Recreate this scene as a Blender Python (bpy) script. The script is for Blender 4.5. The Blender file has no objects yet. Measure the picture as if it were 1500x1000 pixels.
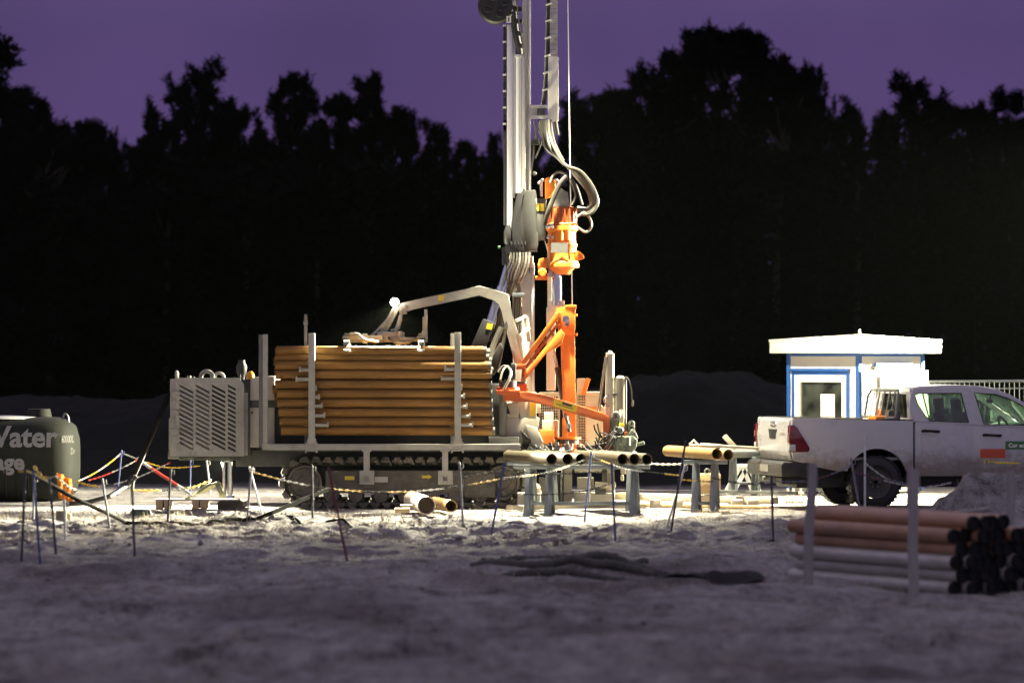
import bpy, bmesh, math, random
import numpy as np
from mathutils import Vector, Matrix
random.seed(7)
SC = bpy.context.scene
COL = SC.collection
F = 6000.0      # focal length in photo pixels
CH = 2.3        # eye height
HY = 510.0      # horizon row

def W(px, py, D):
    return Vector(((px-750.0)/F*D, D, CH-(py-HY)/F*D))

# ---------------------------------------------------------------- noise / terrain
_rs = np.random.RandomState(11)
_LAT = _rs.rand(256, 256)
def vnoise(x, y):
    xi = np.floor(x).astype(int); yi = np.floor(y).astype(int)
    fx = x-xi; fy = y-yi
    fx = fx*fx*(3-2*fx); fy = fy*fy*(3-2*fy)
    a = _LAT[xi & 255, yi & 255]; b = _LAT[(xi+1) & 255, yi & 255]
    c = _LAT[xi & 255, (yi+1) & 255]; d = _LAT[(xi+1) & 255, (yi+1) & 255]
    return (a*(1-fx)+b*fx)*(1-fy)+(c*(1-fx)+d*fx)*fy
def fbm(x, y, o=4, g=0.5):
    s = 0; a = 1; t = 0
    for k in range(o):
        s = s+a*(vnoise(x*2**k+17.3*k, y*2**k+5.1*k)-.5)*2; t += a; a *= g
    return s/t
def sst(a, b, x):
    t = np.clip((x-a)/(b-a), 0, 1); return t*t*(3-2*t)
def HT(x, y):
    x = np.asarray(x, float); y = np.asarray(y, float)
    broad = fbm(x*.22, y*.25, 3)*.13
    near = fbm(x*1.3+40, y*.9, 5, .58)
    zone = sst(45, 49, y)*(1-sst(54, 57, y))
    amp = .085+.035*zone-.055*sst(55, 58, y)
    rg = 1-np.abs(fbm(x*1.9+9, y*1.5+3, 4))*2
    h = broad*(1-.6*sst(54, 57, y))+near*amp+zone*.06*(rg-.55)
    h = h+zone*.055*fbm(x*.55, y*4.2, 4)+(1-sst(44, 48, y))*(.15*fbm(x*.55+3, y*1.1+8, 5, .58)+.02+.075*fbm(x*.28+5, y*1.9, 4, .55))
    h = h+(.014+.03*zone)*fbm(x*4.3+2, y*3.6, 3, .6)+.03*zone*np.maximum(0, fbm(x*2.7+30, y*2.2, 3))
    # wheel ruts in front of the rig
    h = h-.05*np.exp(-((y-53.4-.25*np.sin(x*.6))/.22)**2)-.05*np.exp(-((y-51.7-.2*np.sin(x*.5+1))/.25)**2)
    # flat pad under rig and truck
    pad = sst(56.6, 57.6, y)*(1-sst(66, 70, y))
    h = h*(1-.8*pad)
    # earth bank behind
    bk = sst(70, 77, y)*(1.05+.75*np.exp(-((x-3.7)/2.2)**2)+.25*np.exp(-((x+8)/4)**2)+.22*fbm(x*.5, y*.3, 4)+.2*fbm(x*1.5, y*.9, 4, .6))*(1-.4*sst(80, 95, y))
    h = h+bk
    # soil mound before the truck
    mx = sst(4.75, 5.75, x+.25*fbm(x*2, y*2, 3))*(1-sst(9.5, 11, x)); my = np.exp(-((y-50.6)/1.05)**2)
    h = h+mx*my*(.80+.10*fbm(x*1.5, y*1.5, 3))
    # low mound with hollow in the foreground
    h = h+.05*np.exp(-((x-.5)/1.2)**2-((y-42.4)/.9)**2)
    far = sst(110, 140, y)
    h = h*(1-far)*(1-sst(25, 60, np.abs(x)))
    return h
def H(x, y):
    return float(HT(np.array([x]), np.array([y]))[0])

# ---------------------------------------------------------------- materials
def newmat(name):
    m = bpy.data.materials.new(name); m.use_nodes = True
    nt = m.node_tree; nt.nodes.clear()
    o = nt.nodes.new('ShaderNodeOutputMaterial'); b = nt.nodes.new('ShaderNodeBsdfPrincipled')
    nt.links.new(b.outputs[0], o.inputs[0])
    return m, nt, b, o
def pm(name, col, rough=.5, metal=0., var=.18, scale=6., dirt=.25, dirtcol=(.16, .13, .10), bump=.0, stretch=(1, 1, 1), coat=0., rnd=0., bscale=60., mud=None):
    m, nt, b, o = newmat(name)
    N = nt.nodes; L = nt.links
    tc = N.new('ShaderNodeTexCoord'); mp = N.new('ShaderNodeMapping'); mp.inputs['Scale'].default_value = stretch
    L.new(tc.outputs['Object'], mp.inputs[0])
    oi = N.new('ShaderNodeObjectInfo')
    ad = N.new('ShaderNodeVectorMath'); ad.operation = 'ADD'
    sc = N.new('ShaderNodeVectorMath'); sc.operation = 'SCALE'; sc.inputs['Scale'].default_value = 37.
    cx = N.new('ShaderNodeCombineXYZ')
    for i in range(3): L.new(oi.outputs['Random'], cx.inputs[i])
    L.new(cx.outputs[0], sc.inputs[0]); L.new(mp.outputs[0], ad.inputs[0]); L.new(sc.outputs[0], ad.inputs[1])
    n1 = N.new('ShaderNodeTexNoise'); n1.inputs['Scale'].default_value = scale; n1.inputs['Detail'].default_value = 6; n1.inputs['Roughness'].default_value = .65
    n2 = N.new('ShaderNodeTexNoise'); n2.inputs['Scale'].default_value = scale*.37; n2.inputs['Detail'].default_value = 8; n2.inputs['Roughness'].default_value = .7
    L.new(ad.outputs[0], n1.inputs[0]); L.new(ad.outputs[0], n2.inputs[0])
    r1 = N.new('ShaderNodeMapRange'); r1.inputs[1].default_value = .3; r1.inputs[2].default_value = .7
    r1.inputs[3].default_value = 1-var; r1.inputs[4].default_value = 1+var
    L.new(n1.outputs[0], r1.inputs[0])
    mu = N.new('ShaderNodeVectorMath'); mu.operation = 'SCALE'; mu.inputs[0].default_value = col[:3]
    if rnd:
        r3 = N.new('ShaderNodeMapRange'); r3.inputs[3].default_value = 1-rnd; r3.inputs[4].default_value = 1+rnd
        L.new(oi.outputs['Random'], r3.inputs[0])
        ml = N.new('ShaderNodeMath'); ml.operation = 'MULTIPLY'; L.new(r1.outputs[0], ml.inputs[0]); L.new(r3.outputs[0], ml.inputs[1])
        L.new(ml.outputs[0], mu.inputs['Scale'])
    else:
        L.new(r1.outputs[0], mu.inputs['Scale'])
    mx = N.new('ShaderNodeMix'); mx.data_type = 'RGBA'
    r2 = N.new('ShaderNodeMapRange'); r2.inputs[1].default_value = .5; r2.inputs[2].default_value = .72; r2.inputs[3].default_value = 0; r2.inputs[4].default_value = dirt
    L.new(n2.outputs[0], r2.inputs[0]); L.new(r2.outputs[0], mx.inputs[0])
    L.new(mu.outputs[0], mx.inputs[6]); mx.inputs[7].default_value = (*dirtcol, 1)
    last = mx.outputs[2]
    if mud:   # dried mud thrown up the lower panels
        sx = N.new('ShaderNodeSeparateXYZ'); L.new(tc.outputs['Object'], sx.inputs[0])
        n4 = N.new('ShaderNodeTexNoise'); n4.inputs['Scale'].default_value = 7; n4.inputs['Detail'].default_value = 9; n4.inputs['Roughness'].default_value = .75; L.new(tc.outputs['Object'], n4.inputs[0])
        q = N.new('ShaderNodeMath'); q.operation = 'MULTIPLY_ADD'; q.inputs[1].default_value = -.9; L.new(n4.outputs[0], q.inputs[0]); L.new(sx.outputs[2], q.inputs[2])
        w = N.new('ShaderNodeMapRange'); w.inputs[1].default_value = mud-.45; w.inputs[2].default_value = mud-.45-.28; w.inputs[4].default_value = .85; L.new(q.outputs[0], w.inputs[0])
        m2 = N.new('ShaderNodeMix'); m2.data_type = 'RGBA'; L.new(w.outputs[0], m2.inputs[0]); L.new(last, m2.inputs[6]); m2.inputs[7].default_value = (.20, .165, .13, 1); last = m2.outputs[2]
    L.new(last, b.inputs['Base Color'])
    rr = N.new('ShaderNodeMapRange'); rr.inputs[3].default_value = max(.05, rough-.12); rr.inputs[4].default_value = min(1, rough+.15)
    L.new(n2.outputs[0], rr.inputs[0]); L.new(rr.outputs[0], b.inputs['Roughness'])
    b.inputs['Metallic'].default_value = metal
    if coat: b.inputs['Coat Weight'].default_value = coat; b.inputs['Coat Roughness'].default_value = .08
    if bump:
        n3 = N.new('ShaderNodeTexNoise'); n3.inputs['Scale'].default_value = bscale; n3.inputs['Detail'].default_value = 5
        L.new(ad.outputs[0], n3.inputs[0])
        bp = N.new('ShaderNodeBump'); bp.inputs['Strength'].default_value = bump; bp.inputs['Distance'].default_value = .02
        L.new(n3.outputs[0], bp.inputs['Height']); L.new(bp.outputs[0], b.inputs['Normal'])
    return m
M = {}
M['grey'] = pm('pale grey machine paint', (.30, .29, .25), .45, 0, .14, 5, .6, (.12, .10, .075))
M['mastwhite'] = pm('white mast paint', (.72, .70, .62), .4, 0, .07, 5, .25, (.35, .3, .22))
M['cream'] = pm('cream machine paint', (.50, .47, .38), .45, 0, .10, 5, .3, (.28, .23, .16))
M['midgrey'] = pm('mid grey paint', (.13, .13, .12), .5, 0, .15, 6, .3)
M['castgrey'] = pm('dark grey casting', (.055, .055, .05), .5, .1, .2, 6, .5, (.03, .028, .025))
M['dark'] = pm('dark grey steel', (.035, .035, .036), .5, .2, .3, 6, .35, (.07, .06, .05))
M['black'] = pm('black rubber', (.012, .012, .013), .55, 0, .3, 8, .25, (.05, .045, .04))
M['mud'] = pm('muddy track steel', (.085, .075, .062), .75, .1, .4, 7, .6, (.17, .14, .11), .5)
M['orange'] = pm('orange paint', (.78, .225, .025), .42, 0, .14, 5, .6, (.22, .085, .03))
M['orangered'] = pm('reddish orange paint', (.46, .10, .02), .45, 0, .16, 5, .55, (.14, .06, .03))
M['rust'] = pm('rust brown pipe steel', (.185, .090, .023), .6, .15, .28, 5, .45, (.12, .062, .022), .10, (.35, 1, 1), 0, .12)
M['rustdull'] = pm('dull rusty pipe steel', (.36, .20, .115), .42, .15, .25, 5, .5, (.25, .2, .17), .25, (.5, .5, 1), 0, .15)
M['pipegrey'] = pm('weathered grey pipe steel', (.42, .40, .365), .32, .3, .2, 5, .4, (.2, .15, .11), .2, (.5, .5, 1), 0, .12)
M['tanpipe'] = pm('tan pipe steel', (.28, .165, .055), .6, .1, .15, 5, .35, (.3, .2, .1), .2, (.4, 1, 1), 0, .1)
M['bluntpipe'] = pm('grey brown pipe steel', (.065, .05, .028), .6, .1, .15, 5, .35, (.25, .19, .1), .2, (.4, 1, 1), 0, .1)
M['palepipe'] = pm('dusty pale pipe', (.62, .53, .42), .7, 0, .12, 5, .35, (.5, .4, .3))
M['chrome'] = pm('chrome rod', (.72, .74, .78), .16, 1., .04, 5, .1)
M['steel'] = pm('galvanised steel', (.19, .215, .22), .42, .7, .18, 9, .3, (.25, .23, .2))
M['alu'] = pm('aluminium', (.80, .79, .76), .36, .25, .06, 8, .15, (.3, .28, .25), 0, (1, 1, .1))
M['hose'] = pm('grey hydraulic hose', (.036, .034, .03), .4, 0, .2, 9, .3)
M['hosepale'] = pm('pale hose', (.11, .10, .085), .4, 0, .12, 9, .2)
M['yellow'] = pm('yellow plastic', (.80, .50, .03), .45, 0, .1, 9, .12)
M['decal'] = pm('yellow sticker', (.75, .56, .04), .4, 0, .06, 9, .3)
M['hosedark'] = pm('dark mud caked hose', (.005, .0045, .004), .9, 0, .3, 8, .1)
M['white'] = pm('white plastic', (.55, .54, .50), .45, 0, .06, 9, .15)
M['red'] = pm('red plastic', (.50, .035, .022), .45, 0, .1, 9, .12)
M['blackpl'] = pm('black plastic', (.009, .009, .010), .65, 0, .2, 9, .1)
M['bluepost'] = pm('blue enamel post', (.05, .065, .20), .5, 0, .2, 9, .35, (.1, .09, .09))
M['greypost'] = pm('grey enamel post', (.16, .16, .20), .5, 0, .2, 9, .35, (.1, .09, .09))
M['palepost'] = pm('pale enamel post', (.55, .56, .55), .5, 0, .2, 9, .35, (.2, .18, .15))
M['darkpost'] = pm('dark enamel post', (.03, .03, .045), .5, 0, .2, 9, .35, (.08, .07, .07))
M['redpost'] = pm('dark red post', (.12, .03, .03), .5, 0, .2, 9, .35, (.08, .07, .07))
M['greywood'] = pm('weathered wood stake', (.29, .275, .265), .85, 0, .2, 10, .4, (.16, .13, .11), .5, (1, 1, .12))
M['wood'] = pm('sawn timber', (.55, .40, .20), .75, 0, .22, 9, .4, (.28, .19, .1), .3, (.12, 1, 1))
M['woodpale'] = pm('pale board', (.66, .58, .42), .75, 0, .18, 9, .35, (.4, .3, .2), .3, (.12, 1, 1))
M['beamdark'] = pm('dark timber beam', (.09, .075, .065), .85, 0, .3, 6, .4, (.15, .12, .1), .4)
M['blue'] = pm('blue cabin trim', (.014, .066, .24), .4, 0, .06, 5, .12)
M['cabin'] = pm('white cabin panel', (.66, .63, .54), .42, 0, .04, 3, .08, (.5, .45, .36))
M['truck'] = pm('white car paint', (.43, .43, .45), .28, 0, .03, 3, .22, (.42, .38, .34), 0, (1, 1, 1), .5, 0, 60, .86)
M['interior'] = pm('dark seat fabric', (.03, .03, .034), .8, 0, .2, 20, .1)
M['dash'] = pm('grey plastic dash', (.10, .12, .11), .6, 0, .1, 20, .1)
M['taillight'] = pm('red tail lamp lens', (.10, .005, .007), .12, 0, .15, 14, .1, (.1, .01, .01), 0, (1, 1, 1), 1.)
M['clearlens'] = pm('clear lamp lens', (.5, .52, .5), .12, .3, .1, 14, .1)
M['tank'] = pm('dark green tank plastic', (.013, .015, .0115), .75, 0, .18, 2.2, .5, (.03, .03, .022))
M['tanktext'] = pm('faded grey lettering', (.30, .295, .28), .6, 0, .12, 9, .3, (.2, .19, .17))
M['tankfaint'] = pm('very faded lettering', (.05, .05, .044), .6, 0, .12, 9, .3, (.1, .1, .08))
M['orangesheet'] = pm('orange plastic sheet', (.80, .33, .03), .6, 0, .2, 4, .3, (.5, .2, .05), .4)
M['tarp'] = pm('pale green tarpaulin', (.48, .47, .32), .6, 0, .12, 4, .3, (.3, .27, .18), .4)
M['greenplastic'] = pm('dark green plastic', (.02, .06, .045), .5, 0, .2, 8, .3)
M['greensign'] = pm('green sticker', (.035, .15, .04), .4, 0, .06, 8, .1)
M['redsign'] = pm('red orange sticker', (.50, .07, .025), .4, 0, .1, 8, .15)
M['paper'] = pm('paper', (.8, .78, .70), .7, 0, .03, 4, .05)
M['blackpipe'] = pm('black corrugated pipe', (.03, .029, .026), .6, 0, .3, 5, .55, (.12, .105, .09))
M['clump'] = pm('concrete', (.42, .38, .31), .85, 0, .2, 6, .3, (.25, .2, .15), .4)
M['greengrey'] = pm('green grey cast iron', (.16, .18, .14), .45, .4, .2, 8, .3)
M['bark'] = pm('pine bark', (.06, .045, .035), .9, 0, .4, 4, .3, (.03, .025, .02), .4)
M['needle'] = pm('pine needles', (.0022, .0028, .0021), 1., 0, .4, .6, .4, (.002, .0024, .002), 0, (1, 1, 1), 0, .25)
M['straw'] = pm('dry straw', (.40, .34, .22), .85, 0, .35, 3, .3, (.2, .17, .12))

def mat_clearplastic():
    m, nt, b, o = newmat('clear tube plastic'); N = nt.nodes; L = nt.links
    t = N.new('ShaderNodeBsdfTransparent'); t.inputs[0].default_value = (.8, .78, .7, 1)
    b.inputs['Base Color'].default_value = (.5, .48, .42, 1); b.inputs['Roughness'].default_value = .2
    x = N.new('ShaderNodeMixShader'); x.inputs[0].default_value = .45
    L.new(t.outputs[0], x.inputs[1]); L.new(b.outputs[0], x.inputs[2]); L.new(x.outputs[0], o.inputs[0])
    return m
def mat_glass(name, tint, refl=.12, dust=.05):
    m, nt, b, o = newmat(name); N = nt.nodes; L = nt.links; N.remove(b)
    t = N.new('ShaderNodeBsdfTransparent'); t.inputs[0].default_value = (*tint, 1)
    g = N.new('ShaderNodeBsdfGlossy'); g.inputs['Roughness'].default_value = .02
    fr = N.new('ShaderNodeFresnel'); fr.inputs[0].default_value = 1.5
    ma = N.new('ShaderNodeMath'); ma.operation = 'MAXIMUM'; ma.inputs[1].default_value = refl; L.new(fr.outputs[0], ma.inputs[0])
    x = N.new('ShaderNodeMixShader'); L.new(ma.outputs[0], x.inputs[0]); L.new(t.outputs[0], x.inputs[1]); L.new(g.outputs[0], x.inputs[2])
    d = N.new('ShaderNodeBsdfDiffuse'); d.inputs[0].default_value = (.35, .38, .33, 1)
    nz = N.new('ShaderNodeTexNoise'); nz.inputs['Scale'].default_value = 5; nz.inputs['Detail'].default_value = 7
    tc = N.new('ShaderNodeTexCoord'); L.new(tc.outputs['Object'], nz.inputs[0])
    mr = N.new('ShaderNodeMapRange'); mr.inputs[1].default_value = .35; mr.inputs[2].default_value = .75; mr.inputs[3].default_value = dust*.3; mr.inputs[4].default_value = dust*2.2
    L.new(nz.outputs[0], mr.inputs[0])
    y = N.new('ShaderNodeMixShader'); L.new(mr.outputs[0], y.inputs[0]); L.new(x.outputs[0], y.inputs[1]); L.new(d.outputs[0], y.inputs[2])
    L.new(y.outputs[0], o.inputs[0])
    return m
M['clear'] = mat_clearplastic()
M['glass'] = mat_glass('green tinted car glass', (.56, .66, .58), .06, .05)
M['winglass'] = mat_glass('dusty window glass', (.72, .80, .70), .08, .08)
def mat_emit(name, col, s):
    m, nt, b, o = newmat(name); N = nt.nodes; N.remove(b)
    e = N.new('ShaderNodeEmission'); e.inputs[0].default_value = (*col, 1); e.inputs[1].default_value = s
    nt.links.new(e.outputs[0], o.inputs[0]); return m
M['lamp'] = mat_emit('lit lamp lens', (1, .93, .74), 60)
M['lampdim'] = mat_emit('lit floodlight lens', (1, .93, .74), 40)
M['beacon'] = pm('amber beacon', (.8, .36, .04), .25, 0, .1, 8, .1)

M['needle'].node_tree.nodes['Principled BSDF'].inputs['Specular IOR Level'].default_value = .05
for k_ in ('rust', 'tank', 'tanktext', 'hose', 'blackpl'): M[k_].node_tree.nodes['Principled BSDF'].inputs['Specular IOR Level'].default_value = .2
M['cabinlamp'] = mat_emit('lit cabin lamp', (1, .95, .8), 130)
M['hosedark'].node_tree.nodes['Principled BSDF'].inputs['Specular IOR Level'].default_value = .12
def mat_ground():
    m, nt, b, o = newmat('sandy churned soil'); N = nt.nodes; L = nt.links
    tc = N.new('ShaderNodeTexCoord')
    def noise(s, d=8, r=.65, st=(1, 1, 1)):
        mp = N.new('ShaderNodeMapping'); mp.inputs['Scale'].default_value = st; L.new(tc.outputs['Object'], mp.inputs[0])
        n = N.new('ShaderNodeTexNoise'); n.inputs['Scale'].default_value = s; n.inputs['Detail'].default_value = d; n.inputs['Roughness'].default_value = r
        L.new(mp.outputs[0], n.inputs[0]); return n
    a = noise(.8, 8, .7); c = noise(6, 8, .7, (1, .5, 1)); e = noise(28, 6, .75); w = noise(.33, 5, .6, (1, .6, 1))
    cr = N.new('ShaderNodeValToRGB'); el = cr.color_ramp.elements
    el[0].position = .36; el[0].color = (.085, .072, .072, 1); el[1].position = .64; el[1].color = (.51, .485, .465, 1)
    x = el.new(.5); x.color = (.325, .303, .295, 1)
    mixn = N.new('ShaderNodeMath'); mixn.operation = 'MULTIPLY_ADD'; mixn.inputs[1].default_value = .5
    L.new(c.outputs[0], mixn.inputs[0])
    hf = N.new('ShaderNodeMath'); hf.operation = 'MULTIPLY'; hf.inputs[1].default_value = .5; L.new(a.outputs[0], hf.inputs[0]); L.new(hf.outputs[0], mixn.inputs[2])
    m3 = N.new('ShaderNodeMath'); m3.operation = 'MULTIPLY_ADD'; m3.inputs[1].default_value = .35
    L.new(e.outputs[0], m3.inputs[0]); L.new(mixn.outputs[0], m3.inputs[2])
    sb = N.new('ShaderNodeMath'); sb.operation = 'SUBTRACT'; sb.inputs[1].default_value = .175; L.new(m3.outputs[0], sb.inputs[0])
    L.new(sb.outputs[0], cr.inputs[0])
    # purple-brown damp patches
    mx = N.new('ShaderNodeMix'); mx.data_type = 'RGBA'
    mr = N.new('ShaderNodeMapRange'); mr.inputs[1].default_value = .5; mr.inputs[2].default_value = .7; mr.inputs[4].default_value = .8
    L.new(w.outputs[0], mr.inputs[0]); L.new(mr.outputs[0], mx.inputs[0]); L.new(cr.outputs[0], mx.inputs[6]); mx.inputs[7].default_value = (.12, .095, .095, 1)
    # ground colour turns near black from the bank behind the site onwards
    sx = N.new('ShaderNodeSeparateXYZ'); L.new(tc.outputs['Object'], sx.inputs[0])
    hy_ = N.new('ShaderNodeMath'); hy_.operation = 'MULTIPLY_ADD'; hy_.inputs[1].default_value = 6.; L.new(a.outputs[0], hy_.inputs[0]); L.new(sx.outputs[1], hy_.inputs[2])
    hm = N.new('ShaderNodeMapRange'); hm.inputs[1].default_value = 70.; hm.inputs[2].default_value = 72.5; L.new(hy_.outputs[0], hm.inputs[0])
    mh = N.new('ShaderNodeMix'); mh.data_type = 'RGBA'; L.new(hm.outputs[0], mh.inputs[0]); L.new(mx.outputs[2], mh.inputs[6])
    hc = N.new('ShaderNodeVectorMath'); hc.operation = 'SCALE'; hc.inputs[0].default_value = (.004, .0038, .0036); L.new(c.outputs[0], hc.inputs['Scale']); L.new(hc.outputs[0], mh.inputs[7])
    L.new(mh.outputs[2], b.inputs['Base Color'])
    b.inputs['Roughness'].default_value = .93; b.inputs['Specular IOR Level'].default_value = .15
    bp = N.new('ShaderNodeBump'); bp.inputs['Strength'].default_value = 1.; bp.inputs['Distance'].default_value = .09
    s2 = N.new('ShaderNodeMath'); s2.operation = 'MULTIPLY_ADD'; s2.inputs[1].default_value = .5; L.new(e.outputs[0], s2.inputs[0]); L.new(c.outputs[0], s2.inputs[2])
    L.new(s2.outputs[0], bp.inputs['Height']); L.new(bp.outputs[0], b.inputs['Normal'])
    return m
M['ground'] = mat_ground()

# ---------------------------------------------------------------- mesh builder
def frame(d):
    d = d.normalized()
    ref = Vector((0, 1, 0)) if abs(d.y) < .95 else Vector((1, 0, 0))
    a = ref-d*ref.dot(d); a.normalize(); b = d.cross(a)
    return d, a, b
class MB:
    def __init__(s): s.bm = bmesh.new(); s.mi = 0
    def _set(s, faces):
        if s.mi:
            for f in faces: f.material_index = s.mi
    def box(s, c, size, mat3=None, bev=0):
        m = Matrix.Translation(c) @ ((mat3 or Matrix.Identity(3)).to_4x4()) @ Matrix.Diagonal((size[0], size[1], size[2], 1))
        old = set(s.bm.faces) if s.mi else ()
        r = bmesh.ops.create_cube(s.bm, size=1, matrix=m)
        if bev:
            es = list({e for v in r['verts'] for e in v.link_edges})
            bmesh.ops.bevel(s.bm, geom=es, offset=min(bev, min(size)*.45), segments=2, affect='EDGES', profile=.6)
        if s.mi: s._set([f for f in s.bm.faces if f not in old])
        return s
    def bx(s, x0, x1, y0, y1, z0, z1, bev=0):
        return s.box(((x0+x1)/2, (y0+y1)/2, (z0+z1)/2), (abs(x1-x0), abs(y1-y0), abs(z1-z0)), None, bev)
    def bar(s, p0, p1, w, h, bev=0):
        p0 = Vector(p0); p1 = Vector(p1); d, a, b = frame(p1-p0)
        return s.box((p0+p1)/2, ((p1-p0).length, w, h), Matrix((d, a, b)).transposed(), bev)
    def cyl(s, p0, p1, r0, r1=None, seg=16, caps=True):
        p0 = Vector(p0); p1 = Vector(p1)
        return s.lathe(p0, p1-p0, [(0, r0), ((p1-p0).length, r0 if r1 is None else r1)], seg, caps)
    def lathe(s, p0, axis, prof, seg=20, caps=True):
        p0 = Vector(p0); d, a, b = frame(Vector(axis)); rings = []
        for t, r in prof:
            rings.append([s.bm.verts.new(p0+d*t+(a*math.cos(k*2*math.pi/seg)+b*math.sin(k*2*math.pi/seg))*max(r, 1e-4)) for k in range(seg)])
        fs = []
        for i in range(len(rings)-1):
            for k in range(seg):
                fs.append(s.bm.faces.new((rings[i][k], rings[i][(k+1) % seg], rings[i+1][(k+1) % seg], rings[i+1][k])))
        if caps:
            fs.append(s.bm.faces.new(rings[0][::-1])); fs.append(s.bm.faces.new(rings[-1]))
        s._set(fs); return s
    def pipe(s, p0, p1, r, ri, seg=24, inner=.6):
        L = (Vector(p1)-Vector(p0)).length
        return s.lathe(p0, Vector(p1)-Vector(p0), [(min(inner, L*.49), 0), (min(inner, L*.49), ri), (0, ri), (0, r), (L, r), (L, ri), (L-min(inner, L*.49), ri), (L-min(inner, L*.49), 0)], seg, False)
    def tube(s, pts, r, seg=7, caps=True, smooth=0):
        pts = [Vector(p) for p in pts]
        if smooth:
            q = []
            n = len(pts)
            for i in range(n-1):
                p0 = pts[max(i-1, 0)]; p1 = pts[i]; p2 = pts[i+1]; p3 = pts[min(i+2, n-1)]
                for k in range(smooth):
                    t = k/smooth
                    q.append(.5*((2*p1)+(p2-p0)*t+(2*p0-5*p1+4*p2-p3)*t*t+(3*p1-p0-3*p2+p3)*t**3))
            q.append(pts[-1]); pts = q
        n = len(pts); rings = []
        d, a, b = frame(pts[1]-pts[0])
        for i in range(n):
            t = (pts[min(i+1, n-1)]-pts[max(i-1, 0)])
            if t.length < 1e-7: t = d
            t.normalize(); a = a-t*a.dot(t)
            if a.length < 1e-5: _, a, _b = frame(t)
            a.normalize(); b = t.cross(a)
            rr = r[i] if isinstance(r, (list, tuple)) and i < len(r) else (r if not isinstance(r, (list, tuple)) else r[-1])
            rings.append([s.bm.verts.new(pts[i]+(a*math.cos(k*2*math.pi/seg)+b*math.sin(k*2*math.pi/seg))*rr) for k in range(seg)])
        fs = []
        for i in range(n-1):
            for k in range(seg):
                fs.append(s.bm.faces.new((rings[i][k], rings[i][(k+1) % seg], rings[i+1][(k+1) % seg], rings[i+1][k])))
        if caps:
            fs.append(s.bm.faces.new(rings[0][::-1])); fs.append(s.bm.faces.new(rings[-1]))
        s._set(fs); return s
    def torus(s, c, axis, R, r, seg=20, rs=8, sx=1.):
        c = Vector(c); d, a, b = frame(Vector(axis)); vs = []
        for i in range(seg):
            t = i*2*math.pi/seg; o = a*math.cos(t)*sx+b*math.sin(t)
            vs.append([s.bm.verts.new(c+o*R+(o*math.cos(k*2*math.pi/rs)+d*math.sin(k*2*math.pi/rs))*r) for k in range(rs)])
        s._set([s.bm.faces.new((vs[i][k], vs[(i+1) % seg][k], vs[(i+1) % seg][(k+1) % rs], vs[i][(k+1) % rs])) for i in range(seg) for k in range(rs)])
        return s
    def prism(s, pts, off, bev=0):
        """closed polygon of 3-D points swept along vector off"""
        off = Vector(off); n = len(pts)
        a = [s.bm.verts.new(Vector(p)) for p in pts]; b = [s.bm.verts.new(Vector(p)+off) for p in pts]
        fs = [s.bm.faces.new(a[::-1]), s.bm.faces.new(b)]
        for i in range(n): fs.append(s.bm.faces.new((a[i], a[(i+1) % n], b[(i+1) % n], b[i])))
        n0 = None
        if bev:
            es = list({e for f in fs for e in f.edges})
            n0 = set(s.bm.faces)
            r = bmesh.ops.bevel(s.bm, geom=es, offset=bev, segments=2, affect='EDGES', profile=.6, clamp_overlap=True)
            s._set(r['faces'])
        s._set([f for f in fs if f.is_valid]); return s
    def sphere(s, c, r, sc=(1, 1, 1), u=16, v=10):
        n0 = len(s.bm.faces)
        bmesh.ops.create_uvsphere(s.bm, u_segments=u, v_segments=v, radius=r, matrix=Matrix.Translation(c) @ Matrix.Diagonal((*sc, 1)))
        if s.mi:
            s.bm.faces.ensure_lookup_table(); s._set(s.bm.faces[n0:])
        return s
    def add_mesh(s, me, mat4):
        me = me.copy(); me.transform(mat4)
        old = set(s.bm.faces) if s.mi else ()
        s.bm.from_mesh(me); bpy.data.meshes.remove(me)
        if s.mi:
            for f in s.bm.faces:
                if f not in old: f.material_index = s.mi
        return s
    def pieces(s):
        """groups of faces whose islands do not touch each other"""
        seen = set(); isl = []
        for v in s.bm.verts:
            if v in seen: continue
            st = [v]; seen.add(v); cur = []
            while st:
                x = st.pop(); cur.append(x)
                for e in x.link_edges:
                    y = e.other_vert(x)
                    if y not in seen: seen.add(y); st.append(y)
            isl.append([[min(v.co[k] for v in cur)-.004 for k in range(3)], [max(v.co[k] for v in cur)+.004 for k in range(3)], cur])
        ch = True
        while ch:
            ch = False
            for a in range(len(isl)):
                for b in range(a+1, len(isl)):
                    A, B = isl[a], isl[b]
                    if all(A[0][k] <= B[1][k] and B[0][k] <= A[1][k] for k in range(3)):
                        isl[a] = [[min(A[0][k], B[0][k]) for k in range(3)], [max(A[1][k], B[1][k]) for k in range(3)], A[2]+B[2]]
                        isl.pop(b); ch = True; break
                if ch: break
        isl.sort(key=lambda q: -len(q[2]))
        return [q[2] for q in isl]
    def build(s, name, mat, parent=None, ang=38, recalc=True):
        if recalc: bmesh.ops.recalc_face_normals(s.bm, faces=s.bm.faces)
        if parent and name in SPLIT:
            first = None
            for vs in s.pieces():
                ix = {v: i for i, v in enumerate(vs)}; fs = list({f for v in vs for f in v.link_faces})
                me = bpy.data.meshes.new(name); me.from_pydata([tuple(v.co) for v in vs], [], [[ix[v] for v in f.verts] for f in fs])
                o = link(name, me, mat, parent, ang); first = first or o
            s.bm.free(); return first
        me = bpy.data.meshes.new(name); s.bm.to_mesh(me); s.bm.free()
        return link(name, me, mat, parent, ang)
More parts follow.
